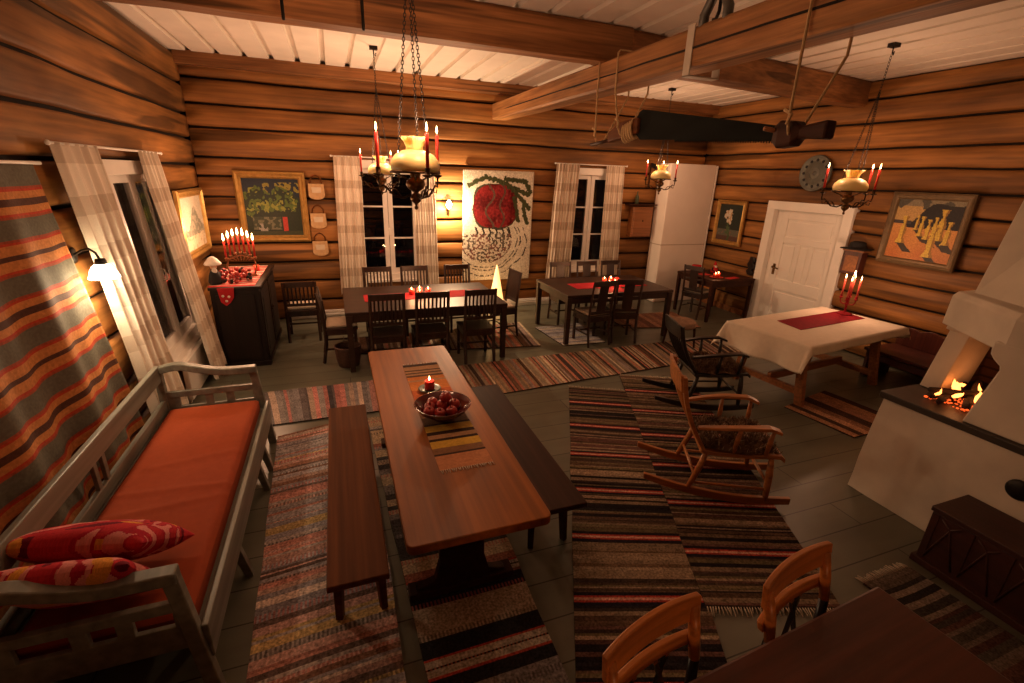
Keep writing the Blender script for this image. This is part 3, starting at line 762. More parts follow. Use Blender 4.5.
# foreground table
ft = thing('dining_table', 'dark red wooden table filling the bottom right corner of the picture', 'table', (1.99, .88, 0), .07)
MB().box(-1.25, -.42, .73, 2.5, .84, .035).build('tabletop', 'fg_table', ft, .012)
for x in (-2.42, -.08):
    for y in (-.08, -.76): MB().box(x, y, .357, .06, .06, .714, taper=(1.15, 1.15)).build('leg', 'fg_table', ft, .004)
MB().box(-1.25, -.10, .67, 2.3, .02, .09).build('apron', 'fg_table', ft)
MB().box(-1.25, -.74, .67, 2.3, .02, .09).build('apron', 'fg_table', ft)

# ------------------------------------------------------------------ dark tables at the back
def dark_table(label, x0, x1, y0, y1, mat='dark_x', rz=0, leg=.075, z=.75, group=None):
    cx, cy = (x0 + x1) / 2, (y0 + y1) / 2; w, d = x1 - x0, y1 - y0
    t = thing('dining_table', label, 'table', (cx, cy, 0), rz, group)
    MB().box(0, 0, z - .02, w, d, .04).build('tabletop', mat, t, .006)
    for x in (-1, 1):
        for y in (-1, 1): MB().box(x * (w/2 - leg/2 - .005), y * (d/2 - leg/2 - .005), (z - .04) / 2, leg * .8, leg * .8, z - .04, taper=(1.25, 1.25)).build('leg', mat, t, .004)
    for y in (-1, 1): MB().box(0, y * (d/2 - leg/2), z - .085, w - 2 * leg, .022, .09).build('apron', mat, t)
    for x in (-1, 1): MB().box(x * (w/2 - leg/2), 0, z - .085, .022, d - 2 * leg, .09).build('apron', mat, t)
    return t
dark_table('long dark wooden dining table with votive candles below the left chandeliers', .0, 1.99, 5.52, 6.82)
dark_table('dark wooden dining table with red napkins in front of the second window', 2.95, 4.74, 5.72, 6.87)
dark_table('small reddish wooden table with red candles in the corner by the white oven', 5.90, 6.84, 6.18, 7.10, 'bench_dark', 0, .06, .74)

# ------------------------------------------------------------------ big trestle table and benches
tt = thing('trestle_table', 'long worn red-brown trestle table in the middle of the room', 'table', (.52, 2.93, 0))
def rrect(w, d, r, n=5):
    out = []
    for cx, cy, a0 in ((w/2-r, d/2-r, 0), (-w/2+r, d/2-r, PI/2), (-w/2+r, -d/2+r, PI), (w/2-r, -d/2+r, 1.5*PI)):
        for k in range(n + 1): a = a0 + PI/2 * k / n; out.append((cx + r*cos(a), cy + r*sin(a)))
    return out
MB().prism(rrect(.70, 2.52, .035), .048, Matrix.Translation((0, 0, .702))).build('tabletop', 'table', tt, .006)
for y in (-.83, .83):
    pr = [(-.28, 0), (.28, 0), (.26, .07), (.16, .10), (.13, .22), (.13, .42), (.17, .52), (.27, .60), (.27, .64), (-.27, .64), (-.27, .60), (-.17, .52), (-.13, .42), (-.13, .22), (-.16, .10), (-.26, .07)]
    mt = Matrix(((1, 0, 0, 0), (0, 0, 1, y - .025), (0, 1, 0, 0), (0, 0, 0, 1)))
    MB().prism(pr, .05, mt).build('trestle', 'bench_dark', tt, .005)
    MB().box(0, y, .67, .60, .09, .064).build('cross_batten', 'bench_dark', tt, .004)
    MB().box(0, y, .03, .62, .10, .06).build('foot', 'bench_dark', tt, .006)
    for s in (-1, 1):
        m = MB(); m.tube([(s * .10, y - .05, .36), (s * .15, y - .06, .46), (s * .22, y - .065, .56), (s * .25, y - .065, .66)], [.02, .022, .022, .02], 6); m.build('brace', 'pine', tt)
MB().box(0, 0, .30, .045, 1.66, .13).build('stretcher', 'bench_dark', tt, .005)
def bench(label, x, y, w, L, mat, splay=.03):
    t = thing('bench', label, 'bench', (x, y, 0), group='benches at the trestle table')
    MB().box(0, 0, .432, w, L, .036).build('seat', mat, t, .006)
    for yy in (-1, 1):
        for xx in (-1, 1):
            MB().bar((xx * (w/2 - .045), yy * (L/2 - .25), .42), (xx * (w/2 - .045 + splay * .5), yy * (L/2 - .21), 0), .052, .052, w2=.036, d2=.036).build('leg', mat, t, .003)
        MB().box(0, yy * (L/2 - .245), .385, w - .06, .03, .06).build('leg_rail', mat, t)
    MB().box(0, 0, .39, .03, L - .5, .05).build('centre_rail', mat, t)
    return t
bench('plain brown bench on the left of the trestle table, over the multicoloured rug', -.045, 2.80, .29, 1.88, 'bench')
bench('dark brown bench mostly hidden on the right of the trestle table', 1.14, 2.93, .30, 1.78, 'bench_dark')

# things on the trestle table
def strip_cloth(name, label, cat, corners, z, bands, ends=True, cut=.02, parent=None):
    a, b, c, d = [Vector((*p, 0)) for p in corners]; L = (d - a).length
    mb = MB(); vs = []; fs = []; cols = []; S = [0.]
    for ln, col in bands:
        n = max(1, int(ln * L / cut))
        for k in range(n):
            S.append(S[-1] + ln / n); cols += [jit(col, .08) for _ in range(6)]
    for s in S:
        for i in range(7):
            p = a.lerp(d, s).lerp(b.lerp(c, s), i / 6); vs.append((p.x, p.y, z + .004 + .0012 * nz(p.x * 9, p.y * 9, 3)))
    for j in range(len(S) - 1):
        for i in range(6): q = j * 7 + i; fs.append((q, q + 1, q + 8, q + 7))
    mb.add(vs, fs, cols)
    o = mb.build(name, 'blanket', solid=.0035)
    tag(o, label, cat)
    if ends:
        for e, (p, q, dr) in enumerate(((a, b, (a - d).normalized()), (d, c, (d - a).normalized()))):
            fb = MB(); m = int((q - p).length / .012)
            for k in range(m):
                x = p.lerp(q, (k + .5) / m); y = x + dr * random.uniform(.02, .035) + (q - p).normalized() * random.uniform(-.008, .008)
                fb.tube([(x.x, x.y, z + .003), (y.x, y.y, z + .002)], [.003, .002], 5)
            fb.build('fringe', 'fringe', o)
    return o
OR, TN, BR, YE, DK = (.50, .17, .04), (.36, .20, .10), (.09, .045, .025), (.55, .33, .05), (.04, .02, .015)
strip_cloth('table_runner', 'striped orange, yellow and brown woven runner on the trestle table', 'table runner', [(.425, 3.76), (.715, 3.76), (.73, 2.19), (.42, 2.19)], .75,
    [(.03, DK), (.05, TN), (.015, BR), (.02, TN), (.015, BR), (.02, TN), (.02, BR), (.04, OR), (.02, TN), (.10, OR), (.12, (.42, .10, .03)), (.16, TN), (.06, (.16, .08, .04)), (.015, DK), (.05, YE), (.025, DK), (.03, TN), (.018, DK), (.05, YE), (.04, (.20, .10, .05)), (.012, DK), (.09, (.45, .19, .09))])
p_ = thing('candle_plate', 'small dark green saucer under the thick red candle on the trestle table', 'saucer', (.555, 3.22, .756))
MB().lathe([(.04, 0), (.045, .004), (.075, .012), (.085, .018), (.082, .021), (.05, .010), (.0001, .008)], 28).build('saucer', 'plate_green', p_)
cd = thing('pillar_candle', 'short thick red candle burning on the green saucer', 'candle', (.555, 3.22, .766))
MB().lathe([(.036, 0), (.037, .01), (.037, .062), (.033, .070), (.026, .064), (.0001, .056)], 24, fn=lambda i, th: 1 + (.02 * sin(3 * th) if i > 2 else 0)).build('wax', 'candle', cd)
MB().tube([(0, 0, .055), (.001, 0, .075)], .0018, 5).build('wick', 'black', cd)
MB().lathe([(.0001, .070), (.006, .078), (.0055, .088), (.0001, .108)], 8).build('flame', 'flame', cd)
light('light_pillar_candle', (.555, 3.22, .895), .6)
bw = thing('fruit_bowl', 'glossy dark red bowl full of apples on the trestle table', 'bowl', (.565, 2.79, .756))
MB().lathe([(.075, 0), (.08, .004), (.075, .012), (.12, .032), (.16, .060), (.185, .095), (.189, .100), (.182, .100), (.155, .066), (.115, .040), (.07, .024), (.0001, .020)], 40).build('bowl', 'bowl', bw)
apos = [(.0, .03, .072, 'nearest the middle of the bowl'), (.085, .02, .074, 'at the right of the bowl'), (-.085, .015, .074, 'at the left of the bowl'), (.045, -.065, .068, 'at the near right of the bowl'), (-.035, -.075, .068, 'at the near edge of the bowl'), (-.055, .085, .072, 'at the far left of the bowl'), (.055, .095, .072, 'at the far right of the bowl'), (.025, .02, .135, 'on top of the pile in the bowl'), (-.10, -.055, .078, 'at the near left rim of the bowl')]
def make_apple():
    t = thing('apple', 'x', 'apple', group='apples in the dark red bowl')
    r = .039; prof = []
    for i in range(13):
        a = PI * i / 12; rr = r * sin(a) * (1 + .10 * cos(a * .9)); zz = -r * .92 * cos(a)
        if i > 10: zz -= .010 * (i - 10)
        if i < 1: zz += .006
        prof.append((max(rr, 1e-4), zz))
    prof = [(p, q) for p, q in prof]
    MB().lathe(prof, 16, fn=lambda i, th: 1 + .025 * sin(5 * th) * (abs(i - 6) / 6)).build('fruit', 'apple', t)
    MB().tube([(0, 0, .020), (.002, 0, .034), (.006, .002, .046)], .0022, 5).build('stem', 'bench_dark', t)
    return t
ap = make_apple(); u = [0]
for k, (x, y, z, l) in enumerate(apos):
    o = place(ap, u, (.565 + x, 2.79 + y, .756 + z), k * 1.3, 'shiny red apple ' + l); o.rotation_euler.x = .25 * sin(k * 2.2); o.rotation_euler.y = .3 * cos(k * 1.7)

# ------------------------------------------------------------------ grey painted bench sofa
sf = thing('bench_sofa', 'grey painted wooden bench sofa with an orange mattress along the left wall', 'sofa', (0, 0, 0))
SX0, SX1, SY0, SY1 = -1.42, -.69, 1.86, 4.12
for y in (SY0, SY1):
    MB().box(SX0, y, .40, .055, .05, .80).build('post', 'sofa', sf, .006)
    MB().bar((SX1 - .075, y, .735), (SX1 - .005, y, 0), .06, .05, up=(0, 1, 0)).build('post', 'sofa', sf, .006)
    m = MB(); rings = []
    for k in range(25):
        f = k / 24; x = SX0 - .03 + (SX1 - .045 - SX0 + .03) * f
        z = .775 + .035 * math.exp(-((f - .22) / .16) ** 2) - .045 / (1 + math.exp(-(f - .52) * 14))
        rings.append([(x, y - .035, z - .045), (x, y + .035, z - .045), (x, y + .035, z + .012), (x, y - .035, z + .012)])
    m.loft(rings); m.build('arm_rail', 'sofa', sf, .008)
    # panel under the arm with hand slots
    m = MB()
    m.box((SX0 + SX1 - .055) / 2, y, .555, SX1 - .055 - SX0, .032, .05)
    for z, h in ((.385, .13),): m.box((SX0 + SX1 - .04) / 2, y, z, SX1 - .04 - SX0, .026, h)
    xs_ = [SX0, SX0 + .10, SX0 + .20, SX0 + .33, SX0 + .43, SX1 - .19, SX1 - .03, SX1]
    m.box(SX0 + .06, y, .49, .10, .026, .09); m.box((SX0 + SX1) / 2 - .05, y, .49, .06, .026, .09); m.box((SX0 + SX1) / 2 + .10, y, .49, .06, .026, .09); m.box(SX1 - .07, y, .49, .05, .026, .09)
    m.build('end_panel', 'sofa', sf, .004)
my = (SY0 + SY1) / 2; ly = SY1 - SY0
MB().box(SX0, my, .745, .035, ly, .13).build('back_rail', 'sofa', sf, .006)
MB().box(SX0, my, .47, .035, ly, .085).build('back_rail', 'sofa', sf, .006)
for dy in (-.055, .055): MB().box(SX0, my + dy, .595, .022, .04, .18).build('spindle', 'sofa', sf, .003)
MB().box(SX1, my, .315, .028, ly, .19).build('seat_front', 'sofa', sf, .006)
MB().box(SX0, my, .33, .028, ly, .16).build('seat_back_board', 'sofa', sf, .006)
MB().box((SX0 + SX1) / 2, my, .335, SX1 - SX0 - .02, ly - .04, .03).build('slat_base', 'sofa', sf)
for y in (2.55, 3.40, 3.66):
    MB().bar((SX1 - .02, y, .24), (SX1 + .03, y + .01, 0), .05, .045, up=(0, 1, 0), w2=.04).build('leg', 'sofa', sf, .004)
# mattress
def mat_pt(u, v):
    x = SX0 + .035 + (SX1 - .055 - SX0 - .035) * u; y = SY0 + .05 + (ly - .10) * v
    e = min(u, 1 - u, (v) * 3, (1 - v) * 3); z = .462 - .03 * max(0, 1 - e / .06) ** 2
    z += .007 * math.exp(-((v * 2.2 - 1.25 - .12 * u) / .035) ** 2) * (u > .15) + .006 * math.exp(-((v * 2.2 - 1.02 + .05 * u) / .03) ** 2) + .005 * math.exp(-((v * 2.2 - .80 - .06 * u) / .03) ** 2) + .004 * nz(x * 4, y * 3, 1)
    return (x, y, z)
mb = MB(); mb.grid(mat_pt, 40, 150)
x0, x1, y0, y1 = SX0 + .035, SX1 - .055, SY0 + .05, SY1 - .05
mb.grid(lambda u, v: (x1, y0 + (y1 - y0) * u, .352 + .08 * v), 10, 1); mb.grid(lambda u, v: (x0, y0 + (y1 - y0) * u, .352 + .08 * v), 10, 1)
mb.grid(lambda u, v: (x0 + (x1 - x0) * u, y0, .352 + .08 * v), 10, 1); mb.grid(lambda u, v: (x0 + (x1 - x0) * u, y1, .352 + .08 * v), 10, 1)
mb.add([(x0, y0, .352), (x1, y0, .352), (x1, y1, .352), (x0, y1, .352)], [(0, 1, 2, 3)])
tag(mb.build('mattress', 'mattress'), 'flat orange cloth mattress lying on the grey bench sofa', 'mattress')
def cushion(name, label, w, h, T, loc, rot, seed, hue):
    def shape(side):
        def f(u, v):
            a, b = u * 2 - 1, v * 2 - 1
            k = max(0, (1 - abs(a) ** 3.2) * (1 - abs(b) ** 3.2)) ** .55
            pin = 1 - .07 * (1 - abs(a) ** 2) * abs(b) ** 3; pin2 = 1 - .07 * (1 - abs(b) ** 2) * abs(a) ** 3
            t = T / 2 * k * (1 + .12 * nz(a * 1.6, b * 1.6, seed))
            return (a * w / 2 * pin2, side * t, b * h / 2 * pin)
        return f
    def col(u, v):
        x, y = u * w * 11, v * h * 11
        q = nz(x * .6 + seed, y * .6, 2.); n1 = nz(x * .55 + q * 2.2 + y * .45, y * .75 - q * 1.4, seed); n2 = nz(x * .9 - y * .5, y * .9 + q * 2, seed + 9)
        if n2 > .30: return jit((.62, .26, .045), .15)
        if n1 > .16: return jit((.62, .22, .20), .12)
        if n1 > .02: return jit((.36, .012, .03), .12)
        if n1 < -.30: return jit((.14, .008, .02), .1)
        return jit((.46, .025, .035), .12)
    m = MB(); m.grid(shape(1), 110, 76, col); m.grid(shape(-1), 110, 76, col)
    o = m.build(name, 'cloth', fix=True); o.location = loc; o.rotation_euler = rot
    return tag(o, label, 'cushion', 'patterned cushions on the bench sofa')
cushion('cushion', 'plump red and orange patterned cushion, the farther of two on the sofa', .58, .42, .175, (-1.13, 2.25, .650), (.92, .0, -.24), 3, 0)
cushion('cushion', 'red and orange patterned cushion, the nearer one tucked against the sofa arm', .55, .40, .14, (-1.14, 1.995, .660), (.62, .0, -.12), 8, 0)

# ------------------------------------------------------------------ woven blanket on the left wall
GROUPS = [2.07, 1.79, 1.51, 1.23, .95, .67, .40]
def bl_col(u, v):
    z = 2.27 - 1.95 * v
    for g in GROUPS:
        d = abs(z - g)
        if d < .017: return jit((.075, .03, .02), .1)
        if d < .062: return jit((.46, .18, .055), .12)
        if d < .074: return jit((.40, .045, .02), .1)
        if d < .088: return jit((.30, .06, .03), .1)
    return jit((.115, .105, .08), .07)
def bl_pt(u, v):
    y = 1.45 + 2.42 * u + .04 * v; z = 2.27 - 1.95 * v
    amp = .010 + .024 * v
    fold = amp * (sin(y * 9.5 + .8 * sin(z * 1.3)) + .5 * sin(y * 19 + 2 * v))
    return (wallx(y, z) + .055 + .035 * v + fold, y, z + .02 * v * sin(y * 9.5 + 1.2))
bk = MB().grid(bl_pt, 150, 150, bl_col).build('wall_blanket', 'blanket', solid=.008)
tag(bk, 'grey woven wall blanket with orange and black stripes hanging behind the sofa', 'blanket')
MB().tube([(wallx(1.5, 2.3) + .05, 1.42, 2.28), (wallx(4, 2.3) + .05, 3.96, 2.28)], .011, 8).build('hanging_rod', 'white_paint', bk)

# ------------------------------------------------------------------ curtains
def curtain(label, ptop, pbot, zt, zb, side, seed, n=8, amp=.030):
    """ptop/pbot: (start, end) along the wall at top and bottom; side maps (s, off, z) to world"""
    def f(u, v):
        s = (ptop[0] + (ptop[1] - ptop[0]) * u) * (1 - v) + (pbot[0] + (pbot[1] - pbot[0]) * u) * v
        ph = u * n * 2 * PI + seed + .8 * nz(u * 3, v * 1.5, seed)
        off = amp * (.55 + .45 * v) * sin(ph) + .012 * nz(u * 8, v * 4, seed)
        s += .018 * cos(ph) * (.4 + .6 * v)
        return side(s, off, zt + (zb - zt) * v, v)
    def col(u, v):
        z = (zt - zb) * v; x = u * .9
        a = 1 if (z % .335) < .13 else 0; b = 1 if (x % .26) < .10 else 0
        return [(.88, .80, .69), (.72, .62, .51), (.57, .47, .37)][a + b]
    o = MB().grid(f, 110, 110, col).build('curtain', 'cloth', solid=.004)
    return tag(o, label, 'curtain', 'checked curtains')
back = lambda s, off, z, v: (s, YB - .125 - off, z)
curtain('pale checked curtain, left one of the window behind the left dark table', (.03, .42), (-.02, .37), 2.50, .40, back, 1)
curtain('pale checked curtain beside the lit wall sconce, right one of its window', (1.20, 1.53), (1.22, 1.57), 2.50, .42, back, 2)
curtain('pale checked curtain between the woven hanging and the second back window', (3.69, 4.13), (3.60, 4.06), 2.54, .42, back, 3)
curtain('pale checked curtain on the back wall next to the small wall cupboard', (4.68, 5.06), (4.72, 5.12), 2.54, .50, back, 4)
left = lambda s, off, z, v: (wallx(s, z) + .10 + .03 * v + off, s, z)
left2 = lambda s, off, z, v: (wallx(s, z) + .10 + .10 * v + off, s, z)
curtain('brightly lit checked curtain hanging right beside the wall lamp with bell shade', (4.06, 4.74), (4.05, 4.74), 2.41, .08, left, 5, 5)
curtain('pale checked curtain at the far side of the left window, beside the dark cabinet', (5.58, 6.12), (5.46, 6.02), 2.41, .10, left2, 6, 5)
for lab, p, q in (('thin white curtain rod over the window behind the left dark table', (.0, YB - .115, 2.495), (1.58, YB - .115, 2.495)), ('thin white curtain rod over the second back window', (3.66, YB - .115, 2.535), (5.1, YB - .115, 2.535)), ('thin white curtain rod over the left window', (XL + .10, 4.03, 2.405), (XL + .10, 6.25, 2.405))):
    r = MB().tube([p, q], .010, 8).build('curtain_rod', 'white_paint'); tag(r, lab, 'curtain rod', 'curtain rods')
    m = MB(); 
    for e in (p, q): m.ball(e, .017, 8)
    m.build('rod_end', 'white_paint', r)

# ------------------------------------------------------------------ lamps on the walls
lx = wallx(4.0, 1.7)
wl = thing('wall_lamp', 'lit wall lamp with a white glass bell shade beside the striped blanket', 'lamp', (lx + .02, 3.98, 1.70))
MB().lathe([(.0001, 0), (.05, .002), (.055, .012), (.03, .022), (.0001, .024)], 20, mat=Matrix.Rotation(PI/2, 4, 'Y')).build('wall_plate', 'iron', wl)
MB().tube([(.01, 0, 0), (.07, -.02, .035), (.115, -.03, .045), (.15, -.04, .02), (.165, -.04, -.03)], .008, 8).build('arm', 'iron', wl)
MB().lathe([(.028, 0), (.034, -.02), (.036, -.045), (.02, -.05)], 16, at=(.165, -.04, -.02)).build('socket', 'iron', wl)
MB().lathe([(.032, -.035), (.050, -.048), (.068, -.075), (.082, -.115), (.088, -.130), (.082, -.124), (.063, -.078), (.045, -.053), (.032, -.042)], 28, at=(.165, -.04, -.02), mat=None).build('lamp_shade', 'bulb', wl)
light('light_wall_lamp', (lx + .18, 3.93, 1.515), 22, (1, .70, .42), .045)
sc = thing('wall_sconce', 'small lit wall sconce on the logs between the curtain and the woven hanging', 'lamp', (1.77, YB - .03, 1.74))
MB().box(0, -.005, 0, .05, .012, .16).build('wall_plate', 'brass', sc, .004)
MB().tube([(0, -.01, -.03), (0, -.06, -.05), (0, -.085, -.02), (0, -.085, .01)], .007, 8).build('arm', 'brass', sc)
MB().lathe([(.016, 0), (.024, .008), (.012, .016)], 14, at=(0, -.085, .0)).build('cup', 'brass', sc)
MB().lathe([(.014, .014), (.040, .04), (.050, .075), (.038, .115), (.012, .155), (.0001, .16)], 16, at=(0, -.085, 0)).build('bulb', 'bulb_sm', sc)
light('light_sconce', (1.77, YB - .20, 1.80), 115, (1, .66, .38), .04)
cn = thing('cone_lamp', 'glowing white paper cone lamp standing on the floor below the woven hanging', 'lamp', (2.56, 7.72, 0))
MB().lathe([(.17, .02), (.12, .26), (.07, .52), (.03, .74), (.004, .84)], 20, fn=lambda i, th: 1 + .04 * sin(5 * th + i * 1.3)).build('paper_cone', 'cone', cn)
MB().lathe([(.15, 0), (.15, .018), (.10, .022)], 20).build('base', 'white_paint', cn)
light('light_cone', (2.44, 7.50, .55), 2.2, (1, .55, .2), .06)

# ------------------------------------------------------------------ candles
def flame_on(parent, z, light_name=None, power=0, wloc=None, s=1.):
    MB().lathe([(.0001, z), (.0045 * s, z + .008 * s), (.0055 * s, z + .018 * s), (.0035 * s, z + .032 * s), (.0001, z + .048 * s)], 8).build('flame', 'flame', parent)
def votive(label, loc, group, lit=True, p=2.2):
    t = thing('votive_candle', label, 'candle', loc, group=group)
    MB().lathe([(.028, 0), (.034, .004), (.036, .07), (.034, .07), (.032, .010), (.0001, .008)], 20).build('candle_glass', 'candle', t)
    w = MB().lathe([(.030, .011), (.031, .052), (.0001, .056)], 16).build('wax', 'candle_pink', t)
    if lit:
        flame_on(w, .056, s=.9); light('light_votive', (loc[0], loc[1], loc[2] + .125), p, (1, .45, .2))
    return t
GV = 'red votive candles on the left dark table'
zt = .760
strip_cloth('table_runner', 'red cloth runner on the left dark dining table', 'table runner', [(.25, 5.98), (.25, 6.34), (1.86, 6.36), (1.86, 6.00)], .75, [(1., (.45, .02, .028))], ends=False, cut=.1)
for x, y, l, lit in ((.87, 6.24, 'lit red votive candle on the left dark table, leftmost of the cluster', 1), (.985, 6.29, 'lit red votive candle on the left dark table, farthest of the cluster', 1), (1.09, 6.22, 'lit red votive candle on the left dark table, rightmost of the cluster', 1), (.96, 6.13, 'lit red votive candle on the left dark table, nearest of the cluster', 1)):
    votive(l, (x, y, zt), GV, lit)
GV = 'red votive candles on the table with red napkins'
strip_cloth('table_runner', 'red cloth runner on the dark table before the second window', 'table runner', [(3.28, 6.06), (3.28, 6.42), (4.50, 6.40), (4.50, 6.06)], .75, [(1., (.42, .018, .03))], ends=False, cut=.1)
strip_cloth('napkin', 'red cloth laid crosswise at the near edge of the table before the second window', 'napkin', [(3.62, 5.76), (3.62, 6.055), (3.98, 6.055), (3.98, 5.76)], .75, [(1., (.42, .018, .03))], ends=False, cut=.1)
for x, y, l, lit in ((3.90, 6.36, 'lit red votive candle on the table before the second window, back left one', 1), (4.03, 6.38, 'lit red votive candle on the table before the second window, back right one', 1), (3.84, 6.11, 'lit red votive candle on the table before the second window, front left one', 1), (3.95, 6.13, 'lit red votive candle on the table before the second window, front right one', 1)):
    votive(l, (x, y, zt), GV, lit)
b_ = thing('glass_ball', 'round unlit red glass candle ball behind the votive candles on the right dark table', 'candle', (4.06, 6.25, zt))
MB().lathe([(.025, 0), (.045, .02), (.055, .05), (.045, .085), (.025, .10), (.022, .10), (.0001, .03)], 20).build('ball', 'candle', b_)

# corner table
pl = thing('plate', 'small reddish plate under two red candles on the corner table', 'plate', (6.15, 6.38, .742))
MB().lathe([(.06, 0), (.10, .008), (.115, .016), (.112, .019), (.06, .008), (.0001, .006)], 28).build('plate', 'apple', pl)
votive('lit red candle on the corner table plate, the left one', (6.105, 6.36, .752), 'candles on the corner table', True, .7)
votive('lit red candle on the corner table plate, the right one', (6.205, 6.40, .752), 'candles on the corner table', True, .7)
strip_cloth('napkin', 'red napkin lying on the near right side of the corner table', 'napkin', [(6.30, 6.22), (6.30, 6.34), (6.58, 6.40), (6.58, 6.28)], .74, [(1., (.45, .03, .03))], ends=False, cut=.1)
strip_cloth('napkin', 'red napkin lying on the far left side of the corner table', 'napkin', [(6.06, 6.62), (6.06, 6.78), (6.26, 6.78), (6.26, 6.62)], .74, [(1., (.42, .04, .04))], ends=False, cut=.1)
gn = thing('elf_doll', 'red capped elf doll sitting on the corner table behind the candles', 'doll', (6.50, 6.82, .74)); gn.scale = (.72, .72, .62)
MB().lathe([(.08, 0), (.095, .03), (.085, .10), (.05, .16), (.03, .18)], 18).build('body', 'red_cloth', gn)
MB().ball((0, -.005, .205), .042, 12).build('head', 'skin', gn)
MB().lathe([(.046, .222), (.04, .25), (.022, .30), (.006, .335)], 14, at=(0, 0, 0)).build('cap', 'red_cloth', gn)
MB().ball((0, -.035, .17), .035, 10, (1, .6, 1.2)).build('beard', 'santa_white', gn)
for s in (-1, 1): MB().tube([(s * .06, 0, .14), (s * .10, -.03, .08), (s * .06, -.08, .05)], [.024, .022, .016], 8).build('arm', 'felt', gn)
pt = thing('tin', 'round red tin at the back of the corner table by the oven', 'tin', (6.22, 6.98, .74))
MB().lathe([(.075, 0), (.078, .005), (.078, .10), (.07, .10), (.07, .01), (.0001, .01)], 24).build('tin_body', 'red_dark', pt)
MB().lathe([(.082, .098), (.084, .112), (.08, .118), (.0001, .120)], 24).build('lid', 'red_cloth', pt)

